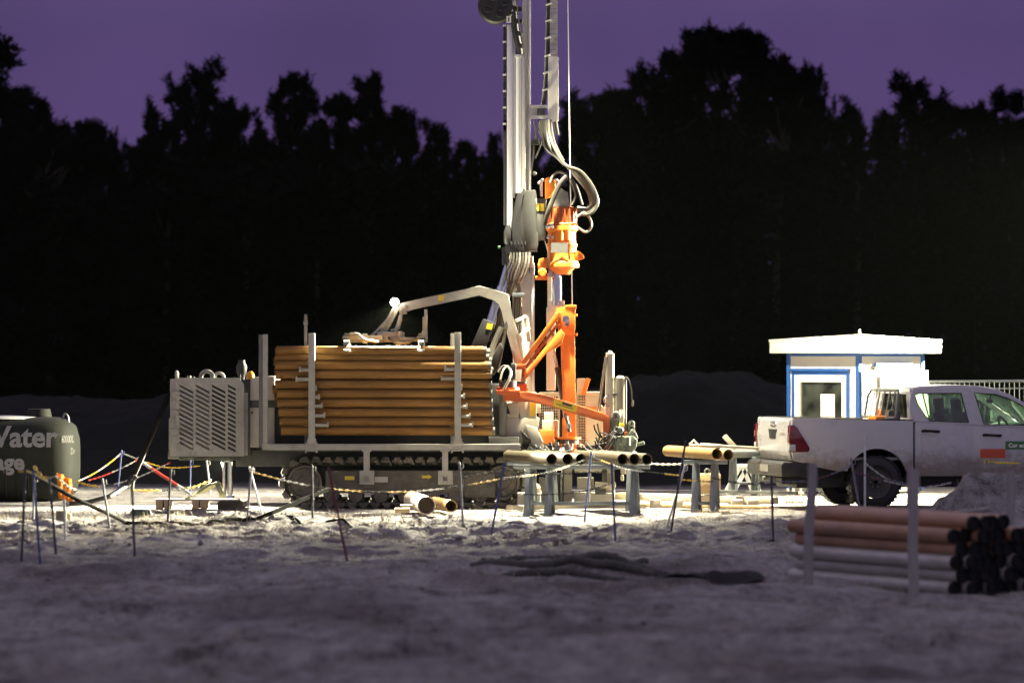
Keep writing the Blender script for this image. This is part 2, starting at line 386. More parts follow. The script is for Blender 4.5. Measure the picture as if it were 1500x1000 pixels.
SPLIT = set('arch_liner badge boom_ram cable_tie clamp_ram clamp_shoe column_base deck_board electric_cabinet filler_cap grille hydraulic_fitting lid_fitting moulded_rib mud_pump orange_bracket pivot_pin plate_holder radiator_screen rail_cap roof_edge shackle tank_strap tilt_ram_rod tong_bracket track_roller u_bolt upright_bar wall_socket wheel_nut window_seal wing_mirror yellow_sticker front_clamp_frame hydraulic_hose exhaust_stack rear_bumper trailer_box top_plate'.split())
def link(name, me, mat, parent=None, ang=38):
    for m in (mat if isinstance(mat, (list, tuple)) else [mat]): me.materials.append(M[m])
    if len(me.polygons):
        me.polygons.foreach_set('use_smooth', [True]*len(me.polygons))
        me.set_sharp_from_angle(angle=math.radians(ang))
    o = bpy.data.objects.new(name, me); COL.objects.link(o)
    if parent: o.parent = parent
    return o
def tag(o, label, cat, group=None):
    o['label'] = label; o['category'] = cat
    if group: o['group'] = group
    return o
def thing(name, label, cat, loc=(0, 0, 0), rz=0, group=None):
    o = bpy.data.objects.new(name, None); COL.objects.link(o); o.empty_display_size = .2
    o.location = loc; o.rotation_euler = (0, 0, rz)
    return tag(o, label, cat, group)
def cut_mesh(outer, holes, th, bev=0.):
    """flat plate (XY plane, thickness th along Z, centred) with holes"""
    cu = bpy.data.curves.new('c', 'CURVE'); cu.dimensions = '2D'; cu.fill_mode = 'BOTH'; cu.extrude = th/2; cu.bevel_depth = bev; cu.offset = -bev
    for poly in [outer]+list(holes):
        sp = cu.splines.new('POLY'); sp.points.add(len(poly)-1)
        for i, p in enumerate(poly): sp.points[i].co = (p[0], p[1], 0, 1)
        sp.use_cyclic_u = True
    o = bpy.data.objects.new('c', cu); COL.objects.link(o); bpy.context.view_layer.update()
    me = bpy.data.meshes.new_from_object(o.evaluated_get(bpy.context.evaluated_depsgraph_get()))
    bpy.data.objects.remove(o); bpy.data.curves.remove(cu); return me
def text_mesh(t, size, th=.002, bold=0., align='LEFT'):
    cu = bpy.data.curves.new('t', 'FONT'); cu.body = t; cu.size = size; cu.extrude = th; cu.offset = bold; cu.align_x = align; cu.resolution_u = 3
    o = bpy.data.objects.new('t', cu); COL.objects.link(o); bpy.context.view_layer.update()
    me = bpy.data.meshes.new_from_object(o.evaluated_get(bpy.context.evaluated_depsgraph_get()))
    bpy.data.objects.remove(o); bpy.data.curves.remove(cu); return me
XZ = Matrix(((1, 0, 0, 0), (0, 0, -1, 0), (0, 1, 0, 0), (0, 0, 0, 1)))   # plate XY -> upright XZ, facing -Y
def ORD(n): return ['first', 'second', 'third', 'fourth', 'fifth', 'sixth', 'seventh', 'eighth', 'ninth', 'tenth', 'eleventh', 'twelfth'][n]
# ---------------------------------------------------------------- camera, world
cam = bpy.data.cameras.new('camera'); co = bpy.data.objects.new('camera', cam); COL.objects.link(co)
cam.sensor_width = 36; cam.lens = F/1500*36; cam.clip_start = .5; cam.clip_end = 5000
co.location = (0, 0, CH); co.rotation_euler = (math.radians(90), 0, 0)
cam.shift_y = (HY-500)/1500.
cam.dof.use_dof = True; cam.dof.focus_distance = 59.5; cam.dof.aperture_fstop = 1.4
SC.camera = co
SC.view_settings.view_transform = 'Standard'; SC.view_settings.look = 'None'; SC.view_settings.exposure = 0; SC.view_settings.gamma = 1
SC.render.engine = 'CYCLES'
SC.cycles.max_bounces = 6; SC.cycles.transparent_max_bounces = 12; SC.cycles.sample_clamp_indirect = 4

wd = bpy.data.worlds.new('World'); SC.world = wd; wd.use_nodes = True
nt = wd.node_tree; N = nt.nodes; L = nt.links; N.clear()
wo = N.new('ShaderNodeOutputWorld'); bg = N.new('ShaderNodeBackground'); L.new(bg.outputs[0], wo.inputs[0])
tc = N.new('ShaderNodeTexCoord'); sp = N.new('ShaderNodeSeparateXYZ'); L.new(tc.outputs['Generated'], sp.inputs[0])
# after-sunset sky: purple low over the forest, paler overhead and behind the viewer
mz = N.new('ShaderNodeMapRange'); mz.inputs[1].default_value = 0.0; mz.inputs[2].default_value = .55; L.new(sp.outputs[2], mz.inputs[0])
my = N.new('ShaderNodeMapRange'); my.inputs[1].default_value = .75; my.inputs[2].default_value = -.6; L.new(sp.outputs[1], my.inputs[0])
mxm = N.new('ShaderNodeMath'); mxm.operation = 'MAXIMUM'; L.new(mz.outputs[0], mxm.inputs[0]); L.new(my.outputs[0], mxm.inputs[1])
cr = N.new('ShaderNodeValToRGB'); e = cr.color_ramp.elements
e[0].position = 0; e[0].color = (.106, .063, .192, 1); e[1].position = 1; e[1].color = (.365, .328, .46, 1)
x = e.new(.14); x.color = (.084, .054, .160, 1)
L.new(mxm.outputs[0], cr.inputs[0])
nz = N.new('ShaderNodeTexNoise'); nz.inputs['Scale'].default_value = 14; nz.inputs['Detail'].default_value = 3; L.new(tc.outputs['Generated'], nz.inputs[0])
nr = N.new('ShaderNodeMapRange'); nr.inputs[1].default_value = .35; nr.inputs[2].default_value = .65; nr.inputs[3].default_value = .91; nr.inputs[4].default_value = 1.09
L.new(nz.outputs[0], nr.inputs[0])
wv = N.new('ShaderNodeVectorMath'); wv.operation = 'SCALE'; L.new(cr.outputs[0], wv.inputs[0]); L.new(nr.outputs[0], wv.inputs['Scale'])
L.new(wv.outputs[0], bg.inputs[0]); bg.inputs[1].default_value = 1.0

# ---------------------------------------------------------------- ground sheet
def axis_pts(segs):
    out = []
    for a, b, n, p in segs:
        t = np.linspace(0, 1, n, endpoint=False)
        out.append(a+(b-a)*t**p)
    return np.concatenate(out+[np.array([segs[-1][1]])])
xs = axis_pts([(-2500, -60, 12, .35), (-60, -10, 40, .8), (-10, 10, 430, 1), (10, 60, 40, 1.25), (60, 2500, 12, 2.5)])
ys = axis_pts([(-600, 0, 10, .6), (0, 26, 50, 1), (26, 60, 700, 1.1), (60, 100, 120, 1.2), (100, 150, 20, 1), (150, 3500, 14, 2.5)])
X, Y = np.meshgrid(xs, ys); Z = HT(X, Y)
nx, ny = len(xs), len(ys)
idx = np.arange(nx*ny).reshape(ny, nx)
quads = np.stack([idx[:-1, :-1], idx[:-1, 1:], idx[1:, 1:], idx[1:, :-1]], -1).reshape(-1, 4)
def mesh_np(name, v, f):
    me = bpy.data.meshes.new(name); k = f.shape[1]
    me.vertices.add(len(v)); me.vertices.foreach_set('co', np.ascontiguousarray(v, dtype=np.float32).ravel())
    me.loops.add(f.size); me.loops.foreach_set('vertex_index', f.astype(np.int32).ravel())
    me.polygons.add(len(f)); me.polygons.foreach_set('loop_start', np.arange(0, f.size, k, dtype=np.int32))
    me.update(calc_edges=True); return me
me = mesh_np('ground', np.stack([X, Y, Z], -1).reshape(-1, 3), quads)
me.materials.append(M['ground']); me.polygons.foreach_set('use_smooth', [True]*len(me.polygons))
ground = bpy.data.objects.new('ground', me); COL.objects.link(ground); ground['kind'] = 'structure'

# dry straw and clods of dead grass
rs = np.random.RandomState(3)
def blades(n, xr, yr, hmin, hmax, w):
    x = rs.uniform(*xr, n); y = rs.uniform(*yr, n)
    keep = fbm(x*.8, y*.8, 3) > -.02; x = x[keep]; y = y[keep]; n = len(x)
    z = HT(x, y)-.01; h = rs.uniform(hmin, hmax, n); a = rs.uniform(0, 2*np.pi, n); ln = rs.uniform(.3, 1.6, n)
    b = np.stack([x, y, z], -1); wv = np.stack([np.cos(a), np.sin(a), np.zeros(n)], -1)*w
    l = rs.uniform(0, 2*np.pi, n)
    tip = b+np.stack([np.cos(l)*ln*h, np.sin(l)*ln*h, h*.8], -1)
    mid = b+(tip-b)*.5+np.array([0, 0, .25])*h[:, None]
    v = np.concatenate([b-wv, b+wv, mid+wv*.7, mid-wv*.7, tip], 0)
    i = np.arange(n)
    f = np.concatenate([np.stack([i, i+n, i+2*n], -1), np.stack([i, i+2*n, i+3*n], -1), np.stack([i+3*n, i+2*n, i+4*n], -1)], 0)
    return v, f
# loose clods and stones
cb_ = bmesh.new(); bmesh.ops.create_icosphere(cb_, subdivisions=1, radius=1); cv = np.array([tuple(v.co) for v in cb_.verts]); cf = np.array([[v.index for v in f.verts] for f in cb_.faces]); cb_.free()
def clods(n, xr, yr, smin, smax):
    x = rs.uniform(*xr, n); y = rs.uniform(*yr, n); k = fbm(x*.55+4, y*.5, 3) > -.05; x = x[k]; y = y[k]; n = len(x)
    s_ = smin*(smax/smin)**(rs.rand(n)**2.2); a = rs.uniform(0, 6.28, n)
    q = cv[None]*(1+.35*rs.normal(size=(n, len(cv), 1)))*np.array([1, 1, .65])
    X_ = q[..., 0]*np.cos(a)[:, None]-q[..., 1]*np.sin(a)[:, None]; Y_ = q[..., 0]*np.sin(a)[:, None]+q[..., 1]*np.cos(a)[:, None]
    V = np.stack([X_*s_[:, None]+x[:, None], Y_*s_[:, None]+y[:, None], q[..., 2]*s_[:, None]+HT(x, y)[:, None]+s_[:, None]*.25], -1)
    return V.reshape(-1, 3), (cf[None]+(np.arange(n)*len(cv))[:, None, None]).reshape(-1, 3)
a1, b1 = clods(3600, (-9, 9), (46, 56), .010, .05); a2, b2 = clods(1500, (-6.5, 7), (30, 46), .010, .03)
me = mesh_np('soil_clods', np.concatenate([a1, a2]), np.concatenate([b1, b2+len(a1)]))
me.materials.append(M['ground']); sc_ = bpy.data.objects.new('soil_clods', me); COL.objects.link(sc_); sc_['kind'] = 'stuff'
v1, f1 = blades(26000, (-9, 9), (46.5, 57.5), .04, .15, .0028)
v2, f2 = blades(16000, (-7, 8), (28, 46), .03, .10, .003)
me = mesh_np('dry_grass', np.concatenate([v1, v2]), np.concatenate([f1, f2+len(v1)]))
me.materials.append(M['straw']); dg = bpy.data.objects.new('dry_grass', me); COL.objects.link(dg); dg['kind'] = 'stuff'

# ---------------------------------------------------------------- pine forest
def tufts(cen, nb, ln, wd, up, seed):
    """needle sprays: nb thin triangles out of every centre"""
    r = np.random.RandomState(seed); K = len(cen)
    c = np.repeat(cen, nb, 0); n = len(c)
    d = r.normal(size=(n, 3)); d[:, 2] = d[:, 2]*.8+up; d /= np.linalg.norm(d, axis=1)[:, None]
    o = r.normal(size=(n, 3))*.3*ln
    s = np.cross(d, r.normal(size=(n, 3))); s /= np.linalg.norm(s, axis=1)[:, None]+1e-6
    l = r.uniform(.5, 1.1, n)[:, None]*ln; b = c+o
    v = np.concatenate([b-s*wd*.5, b+s*wd*.5, b+d*l+s*wd*.45, b+d*l-s*wd*.1], 0)
    i = np.arange(n); return v, np.stack([i, i+n, i+2*n, i+3*n], -1)
def pine_proto(kind, seed):
    """unit tree: height 1 (z), half-width .5 ; scaled per instance. returns crown mesh, trunk mesh"""
    r = np.random.RandomState(seed); rr = random.Random(seed)
    Hh = 10.5; Wd = {'cone': 2.7, 'round': 3.2, 'sparse': 1.5}[kind]
    cen = []; tr = MB(); topz = Hh*(.93 if kind == 'round' else .975)
    lean = r.normal(size=2)*.12
    tp = [Vector((lean[0]*t*t*2+.05*math.sin(t*9+seed), lean[1]*t*t*2, t*topz)) for t in np.linspace(0, 1, 12)]
    tr.tube(tp, [.17*(1-t)**.7+.02 for t in np.linspace(0, 1, 12)], 7)
    def at(t):
        i = min(int(t*11), 10); return tp[i].lerp(tp[i+1], t*11-i)
    def shoot(e, n, dz=.11):
        d = Vector((rr.gauss(0, .25), rr.gauss(0, .25), 1))
        for q in range(n): cen.append(e+d*(dz*q)+Vector((rr.gauss(0, .02), rr.gauss(0, .02), 0)))
    if kind == 'cone':
        nl = 19
        for k in range(nl):
            t = .40+.575*k/(nl-1); zr = (1-t)/.6
            rad = Wd*.5*min(1.15, .30+1.9*zr)*rr.uniform(.55, 1.1)
            for j in range(6 if t < .93 else 4):
                a = j*1.05+k*.9+rr.uniform(-.4, .4); L_ = rad*rr.uniform(.55, 1.15); p = at(t)
                e = p+Vector((math.cos(a)*L_, math.sin(a)*L_, L_*rr.uniform(.25, .8))); e.z = min(e.z, Hh*.985)
                m = p.lerp(e, .55)-Vector((0, 0, .08*L_))
                tr.tube([p, m, e], [.03*(1-t)+.012, .018, .006], 4)
                for q in np.linspace(.3, 1, max(2, int(L_/.2))):
                    c = p.lerp(m, q*2) if q < .5 else m.lerp(e, q*2-1)
                    cen.append(c+Vector((rr.gauss(0, .08), rr.gauss(0, .08), rr.gauss(0, .06))))
                shoot(e, rr.randint(2, 5))
        for q in range(3): shoot(tp[-1]+Vector((rr.gauss(0, .12), rr.gauss(0, .12), -.2)), 5)
        up = .6; ln = .17
    elif kind == 'round':
        for k in range(24):
            a = k*2.4+rr.uniform(-.3, .3); v_ = rr.uniform(-.75, 1) if k < 16 else rr.uniform(-2.6, -.6)
            rad = Wd*.5*(math.sqrt(max(.05, 1-v_*v_*.9)) if v_ > -.6 else rr.uniform(.7, 1.05))*rr.uniform(.55, .92)
            e = Vector((math.cos(a)*rad, math.sin(a)*rad, Hh-1.35+v_*.95)); p = at(max(.2, min(.97, e.z/Hh-.10)))
            m = p.lerp(e, .5)+Vector((0, 0, -.12))
            tr.tube([p, m, e], [.06, .04, .015], 5)
            s = rr.uniform(.30, .50)
            for q in range(24):
                d = Vector((rr.gauss(0, 1), rr.gauss(0, 1), rr.gauss(0, .7))); d.normalize()
                cen.append(e+Vector((d.x*s, d.y*s, d.z*s*.7))*rr.uniform(.35, 1.05))
            for q in range(7): shoot(e+Vector((rr.gauss(0, s*.6), rr.gauss(0, s*.6), s*rr.uniform(.2, .6))), rr.randint(2, 4), .10)
        up = .5; ln = .17
    else:   # sparse
        nl = 13
        for k in range(nl):
            t = .55+.42*k/(nl-1); rad = Wd*.5*(1-t)**.3*1.3*rr.uniform(.5, 1.)
            for j in range(3):
                a = j*2.09+k*1.3+rr.uniform(-.4, .4); L_ = rad*rr.uniform(.6, 1.1); p = at(t)
                e = p+Vector((math.cos(a)*L_, math.sin(a)*L_, L_*.45)); m = p.lerp(e, .5)-Vector((0, 0, .06))
                tr.tube([p, m, e], [.02, .015, .006], 4)
                for q in range(3): cen.append(e+Vector((rr.gauss(0, .08), rr.gauss(0, .08), rr.gauss(.05, .1))))
                shoot(e, 4)
        shoot(tp[-1], 5)
        up = .6; ln = .16
    cen = np.array([tuple(c) for c in cen])
    v, f = tufts(cen, 24, ln*1.25, .05, up, seed)
    v[:, 0] /= Wd; v[:, 1] /= Wd; v[:, 2] /= Hh
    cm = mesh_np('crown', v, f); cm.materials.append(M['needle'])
    tm = bpy.data.meshes.new('trunk'); tr.bm.to_mesh(tm); tr.bm.free()
    tm.transform(Matrix.Diagonal((1/Wd, 1/Wd, 1/Hh, 1))); tm.materials.append(M['bark'])
    return cm, tm
PROTO = {k: [pine_proto(k, s) for s in ss] for k, ss in (('cone', (1, 2, 3, 4, 11, 12)), ('round', (5, 6, 7, 8)), ('sparse', (9, 10)))}
KIND = {'cone': ('young spiky pine', 'conifer'), 'round': ('broad round pine', 'conifer'), 'sparse': ('thin sparse pine', 'conifer')}
# photo column and row of the top, crown width, kind, distance, what singles it out
TREES = [
 (-52, 38, 128, 'round', 108, 'whose bough reaches in over the left edge against the sky'),
 (34, 132, 110, 'cone', 122, 'at the far left edge below the overhanging bough'),
 (76, 150, 120, 'round', 118, 'sloping down to the right above the water tank'),
 (128, 178, 90, 'round', 124, 'right of the water tank at the shoulder of the left wood'),
 (152, 192, 44, 'cone', 119, 'small, just left of the lowest gap in the left skyline'),
 (190, 214, 60, 'cone', 126, 'low, right in the lowest gap of the left skyline'),
 (222, 150, 44, 'sparse', 121, 'in the gap left of the tall flat topped pine'),
 (243, 172, 80, 'round', 117, 'below the left flank of the tall flat topped pine'),
 (284, 98, 112, 'cone', 120, 'tallest over the engine housing, with a wide flat top'),
 (330, 150, 64, 'cone', 124, 'between the flat topped pine and the one over the pipe rack end'),
 (362, 158, 76, 'round', 118, 'low and bushy above the double rack post'),
 (424, 108, 84, 'cone', 121, 'pointed top above the left end of the pipe stack'),
 (464, 176, 70, 'round', 117, 'low shoulder right of the pointed pine over the pipe stack'),
 (498, 188, 60, 'cone', 126, 'filling the notch between the two peaks over the pipe stack'),
 (545, 112, 116, 'round', 119, 'massive, standing right above the lamp of the loader arm'),
 (598, 200, 62, 'cone', 123, 'low, right under the flank of the massive pine over the lamp'),
 (643, 180, 70, 'cone', 120, 'small pointed one halfway between lamp and mast'),
 (690, 206, 62, 'cone', 118, 'low, second left of the mast'),
 (722, 196, 40, 'cone', 122, 'nearest to the left side of the mast'),
 (770, 205, 80, 'round', 125, 'mostly hidden behind the mast'),
 (838, 138, 64, 'sparse', 116, 'standing alone right of the mast behind the winch wire'),
 (880, 150, 96, 'round', 118, 'left end of the big wood right of the mast'),
 (925, 105, 110, 'round', 121, 'on the rising left slope of the big wood'),
 (972, 74, 92, 'cone', 119, 'peak just left of the highest pine'),
 (1022, 88, 80, 'cone', 125, 'in the notch left of the highest pine'),
 (1078, 38, 150, 'round', 120, 'highest of the wood with a cauliflower top'),
 (1136, 84, 100, 'round', 117, 'right shoulder of the highest pine'),
 (1168, 100, 70, 'round', 124, 'behind the right shoulder of the highest pine'),
 (1202, 98, 56, 'cone', 118, 'slim spire above the site cabin roof corner'),
 (1228, 150, 60, 'sparse', 120, 'just right of the slim spire over the cabin'),
 (1256, 176, 40, 'sparse', 116, 'last before the purple gap above the cabin'),
 (1284, 170, 70, 'cone', 121, 'first right of the purple gap above the cabin'),
 (1345, 120, 110, 'cone', 118, 'tallest of the right hand group over the pickup'),
 (1388, 146, 84, 'round', 123, 'round shoulder right of the tallest over the pickup'),
 (1432, 152, 70, 'cone', 117, 'low, second from the right edge'),
 (1482, 130, 84, 'round', 120, 'cut by the right edge of the picture'),
 (1540, 120, 110, 'round', 119, 'outside the right edge with boughs hanging in'),
]
for i, (px, py, wpx, kind, D, where) in enumerate(TREES):
    p = W(px, py, D); g = H(p.x, D); h = p.z-g; w = wpx/F*D*1.22
    cm, tm = PROTO[kind][i % len(PROTO[kind])]
    t = thing('pine_tree', ('%s, %s' % (KIND[kind][0], where)), 'tree', (p.x, D, g-.1), i*1.7, 'pines along the forest edge')
    t.scale = (w, w, h)
    for nm, m in (('crown', cm), ('trunk', tm)):
        c = bpy.data.objects.new(nm, m); COL.objects.link(c); c.parent = t
# the closed mass of the wood behind and below the skyline trees
r = np.random.RandomState(21)
cx_ = np.concatenate([r.uniform(-38, 38, 20000), r.uniform(-34, 34, 14000)]); cy_ = np.concatenate([r.uniform(127, 150, 20000), r.uniform(114, 124, 14000)])
sky = np.interp(cx_/cy_*F+750, [-100, 60, 140, 190, 260, 420, 545, 640, 740, 800, 860, 950, 1080, 1180, 1250, 1290, 1345, 1500, 1700],
                [190, 205, 228, 250, 190, 190, 178, 222, 240, 250, 205, 160, 135, 160, 235, 240, 195, 205, 200])+42+r.uniform(-6, 44, len(cx_))
top = CH-(sky-HY)/F*cy_
cz_ = .6+(top-.6)*r.rand(len(cx_))**.8
v, f = tufts(np.stack([cx_, cy_, cz_], -1), 24, .34, .08, .45, 5)
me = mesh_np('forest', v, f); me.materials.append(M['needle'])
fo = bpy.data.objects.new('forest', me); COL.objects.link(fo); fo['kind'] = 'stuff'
# ---------------------------------------------------------------- drilling rig (local frame: origin on the ground at depth 60)
YR = 60.0
def R(px, py, y=0.):
    p = W(px, py, YR+y); return Vector((p.x, y, p.z))
def RP(pts, y): return [R(a, b, y) for a, b in pts]
rig = thing('drill_rig', 'grey and orange crawler drilling rig with tall mast, louvred engine housing and pipe rack', 'drill rig', (0, YR, 0))
def rbox(mb, x0, y0, x1, y1, ya, yb, bev=.008):
    a = R(x0, y1, ya); b = R(x1, y0, ya); mb.bx(a.x, b.x, ya, yb, a.z, b.z, bev); return mb
def part(name, mat, fn, parent=None, ang=38):
    mb = MB(); fn(mb); return mb.build(name, mat, parent or rig, ang)

# --- engine housing
def f(m):
    rbox(m, 254, 557, 352, 667, -.93, .95, .012)
    rbox(m, 352, 574, 364, 667, -.94, .9, .006)
eng = part('engine_housing', 'grey', f)
louv = []
outer = [(0, 0), (.98, 0), (.98, 1.04), (.90, 1.13), (0, 1.13)]
holes = []
for cxl, wdt in ((.15, .195), (.385, .195), (.615, .195), (.845, .115)):
    for k in range(15):
        z0 = 1.035-k*.068
        dz = .52*wdt
        if z0-dz-.03 < .02: continue
        holes.append([(cxl-.10, z0), (cxl-.10+wdt, z0-dz), (cxl-.10+wdt, z0-dz-.037), (cxl-.10, z0-.037)])
pm_ = cut_mesh(outer, holes, .012)
a = R(258, 668, -1.0)
def f(m): m.add_mesh(pm_, Matrix.Translation(a) @ XZ)
lp = part('louvre_panel', 'grey', f, eng)
def f(m):
    m.bx(a.x+.47, a.x+.97, -.955, -.935, a.z+.06, a.z+1.04)  # black plate stands in for the dark empty inside behind the right slots
part('slot_shade_plate', 'black', f, eng)
def f(m):
    for k in range(34): m.bar((a.x+.03, -.965, a.z+.10+.03*k), (a.x+.45, -.965, a.z+.09+.03*k), .01, .012)
    m.bx(a.x+.02, a.x+.46, -.955, -.935, a.z+.06, a.z+1.06)
part('radiator_screen', 'midgrey', f, eng)
def f(m):   # hinge side column with latches
    rbox(m, 249, 555, 262, 668, -1.0, -.9, .006)
    for py in (572, 600, 628): rbox(m, 250, py, 262, py+9, -1.03, -.99, .006)
    rbox(m, 247, 612, 255, 668, -.9, -.2, .02)
part('side_frame', 'grey', f, eng)
def f(m):
    rbox(m, 246, 662, 262, 672, -.95, -.7, .006)
    for k in range(5): rbox(m, 247.5+2.6*k, 658, 249+2.6*k, 668, -.97, -.93, .003)
part('rear_light_guard', 'midgrey', f, eng)
for (px, py, R_, r_, y) in ((303, 552, .085, .032, -.55), (321, 553, .07, .026, .3)):
    def f(m): m.torus(R(px, py, y), (0, 1, .25), R_, r_, 22, 10)
    part('lifting_eye', 'grey', f, eng)
def f(m): m.torus(R(259, 552, -.5), (1, .1, 0), .07, .028, 18, 8, .9)
part('lifting_eye', 'grey', f, eng)
def f(m): m.cyl(R(277, 557, -.4), R(277, 550, -.4), .035, .03, 10).cyl(R(284, 557, -.3), R(284, 551, -.3), .015, .015, 8)
part('filler_cap', 'midgrey', f, eng)
def f(m):
    m.lathe(R(354, 556, -.5), (0, 0, 1), [(0, .045), (.06, .05), (.1, .07), (.16, .078), (.2, .078), (.25, .05), (.27, .052), (.285, .05)], 18)
    rbox(m, 350, 548, 352.5, 572, -.75, -.68, .004)
part('exhaust_stack', 'dark', f, eng)
def f(m):
    rbox(m, 353, 556, 364, 575, -.95, -.3, .004); rbox(m, 363, 556, 366, 667, -.96, -.2, .003)
part('exhaust_box', 'black', f, eng)
def f(m): m.lathe(R(367, 556, -.2), (0, 0, 1), [(0, .06), (.06, .062), (.1, .05), (.125, .02)], 16)
part('warning_beacon', 'beacon', f, eng)
def f(m):
    y0 = -.9; p = [(365.5, 655), (365.5, 560), (368, 554.5), (374, 552), (402, 551), (402, 655)]
    m.prism(RP(p, y0), (0, 1.5, 0), .012)
tk = part('fuel_tank', 'cream', f)
def f(m):
    rbox(m, 365, 586, 410, 597, -.915, -.88, .003)
    m.cyl(R(369, 604, -.905), R(369, 604, -.93), .018, .018, 10)
part('tank_strap', 'dark', f, tk)

# --- carrier body, chassis
def f(m):
    rbox(m, 402, 562.5, 742, 655, -.75, .9, .02)
part('carrier_body', 'dark', f)
def f(m):
    rbox(m, 262, 667, 350, 674, -.85, .8, .004); rbox(m, 345, 658, 772, 683, -.72, .72, .01)
    rbox(m, 430, 683, 750, 712, -.5, .5, .02); rbox(m, 390, 655, 742, 661, -1.3, -.6, .004)
part('chassis_frame', 'dark', f)

# --- crawler tracks
def crawler(y0, y1):
    t = MB(); xl = R(446, 700, y0).x; xr = R(736, 700, y0).x; zc = .375; r_ = .31
    L_ = xr-xl; per = 2*L_+2*math.pi*r_; n = 46
    for k in range(n):
        s = per*k/n
        if s < L_: p = Vector((xl+s, 0, zc+r_)); a_ = 0
        elif s < L_+math.pi*r_: a_ = (s-L_)/r_; p = Vector((xr+r_*math.sin(a_), 0, zc+r_*math.cos(a_)))
        elif s < 2*L_+math.pi*r_: p = Vector((xr-(s-L_-math.pi*r_), 0, zc-r_)); a_ = math.pi
        else: a_ = math.pi+(s-2*L_-math.pi*r_)/r_; p = Vector((xl+r_*math.sin(a_), 0, zc+r_*math.cos(a_)))
        m3 = Matrix.Rotation(a_, 3, 'Y')
        c = p+Vector((0, (y0+y1)/2, 0))
        t.box(c, (.142, abs(y1-y0), .05), m3, .018)
        t.box(c+m3 @ Vector((0, 0, .035)), (.10, abs(y1-y0)*.98, .05), m3, .02)
        t.box(c+m3 @ Vector((.05, 0, -.035)), (.07, abs(y1-y0)*.4, .05), m3, .012)
    belt = t.build('track_belt', 'mud', None)
    s_ = MB()
    yo = y0+.03 if y0 < 0 else y0+.05
    s_.bx(xl+.30, xr-.12, yo, y1-.04, .22, .55, .02)
    s_.bx(xr-.55, xr-.1, yo-.02, yo+.1, .16, .50, .02)
    base = s_.build('track_frame', 'mud', rig)
    belt.parent = base
    w = MB()
    for k in range(7):
        px = xl+.38+k*(L_-.7)/6
        w.lathe((px, y0+.04, .185), (0, 1, 0), [(0, .05), (.01, .10), (.06, .115), (.08, .09), (.3, .09), (.32, .115), (.38, .1)], 18)
    w.build('track_roller', 'mud', base)
    for xx, nm in ((xl, 'idler_wheel'), (xr, 'drive_sprocket')):
        w = MB(); w.lathe((xx, y0+.05, zc), (0, 1, 0), [(0, .03), (.0, .09), (.03, .10), (.03, .2), (.0, .215), (.0, .25), (.1, .255), (.3, .255), (.35, .2)], 26)
        if nm == 'drive_sprocket':
            for k in range(14):
                a_ = k*2*math.pi/14; w.box((xx+.265*math.cos(a_), y0+.2, zc+.265*math.sin(a_)), (.06, .08, .05), Matrix.Rotation(-a_, 3, 'Y'), .01)
        w.build(nm, 'mud', base)
    return base
tr1 = crawler(-1.22, -.78); tr2 = crawler(.78, 1.22)
def f(m):
    for px, w in ((512, .15), (714, .14)): rbox(m, px-7, 697, px+7, 702.5, -1.196, -1.19, 0)
    p = [(618, 696), (627, 696), (627, 694.5), (633, 698), (627, 701.5), (627, 700), (618, 700)]
    m.prism(RP(p, -1.196), (0, .004, 0))
part('yellow_sticker', 'decal', f, tr1)
def f(m): rbox(m, 549, 698, 568, 706, -1.196, -1.19, 0)
part('maker_plate', 'pipegrey', f, tr1)

# --- support jacks at the rear
def jack(px0, px1, pyb, y):
    def f(m):
        c = (px0+px1)/2; a_ = R(c, pyb, y); b_ = R(c, 676, y)
        m.cyl(a_, b_, (px1-px0)/200, None, 18)
        m.lathe(a_+Vector((0, 0, -.02)), (0, 0, 1), [(0, .16), (.03, .16), (.06, .07), (.1, .06)], 20)
    j = part('support_jack', 'chrome', f)
    def f(m):
        c = (px0+px1)/2; m.cyl(R(c, 672, y), R(c, 640, y), .07, None, 16)
    part('jack_sleeve', 'dark', f, j)
jack(333, 341, 733, -.35); jack(325.5, 331, 733, .35)
jack(822, 838, 738, .25); jack(744, 752, 738, .7)

# --- pipe rack
YF = -1.46
def f(m):
    rbox(m, 384, 650, 762, 659, YF, YF+.10, .006)
    rbox(m, 384, 650, 392, 659, YF, .2, .006)
    for px in (456, 670, 755): rbox(m, px-6, 653, px+6, 660, YF+.1, -.6, .006)
rack = part('pipe_rack', 'grey', f)
def post(px, w, top, bot, y=YF-.02):
    def f(m):
        rbox(m, px-w/2, top, px+w/2, bot, y, y+.09, .006)
        rbox(m, px-w/2-1.5, bot-8, px+w/2+1.5, bot, y-.006, y+.08, .004)
        for k in range(int((bot-top)/14)):
            m.cyl(R(px, top+9+14*k, y), R(px, top+9+14*k, y-.008), .010, None, 8)
    return part('rack_post', 'grey', f, rack)
p1_ = post(456.5, 9.5, 488, 650); p2_ = post(670.5, 9.5, 486.5, 650)
p3_ = post(388.5, 7, 489.5, 658, YF)
def f(m):
    rbox(m, 379, 490, 385, 655, YF+.25, YF+.33, .006)
    for py in (492, 512, 534, 556, 580): rbox(m, 383, py, 389, py+4, YF+.05, YF+.3, .003)
part('rack_post', 'midgrey', f, rack)
for px, t in ((448.5, 505), (662.5, 488)):
    def f(m): rbox(m, px-2.8, t, px+2.8, 655, YF+.62, YF+.7, .006)
    part('rack_post', 'grey', f, rack)
def f(m):
    rbox(m, 445.5, 460, 450, 507, YF+.4, YF+.44, .004); rbox(m, 444.5, 470, 451, 476, YF+.39, YF+.45, .004)
part('rack_post', 'midgrey', f, rack)
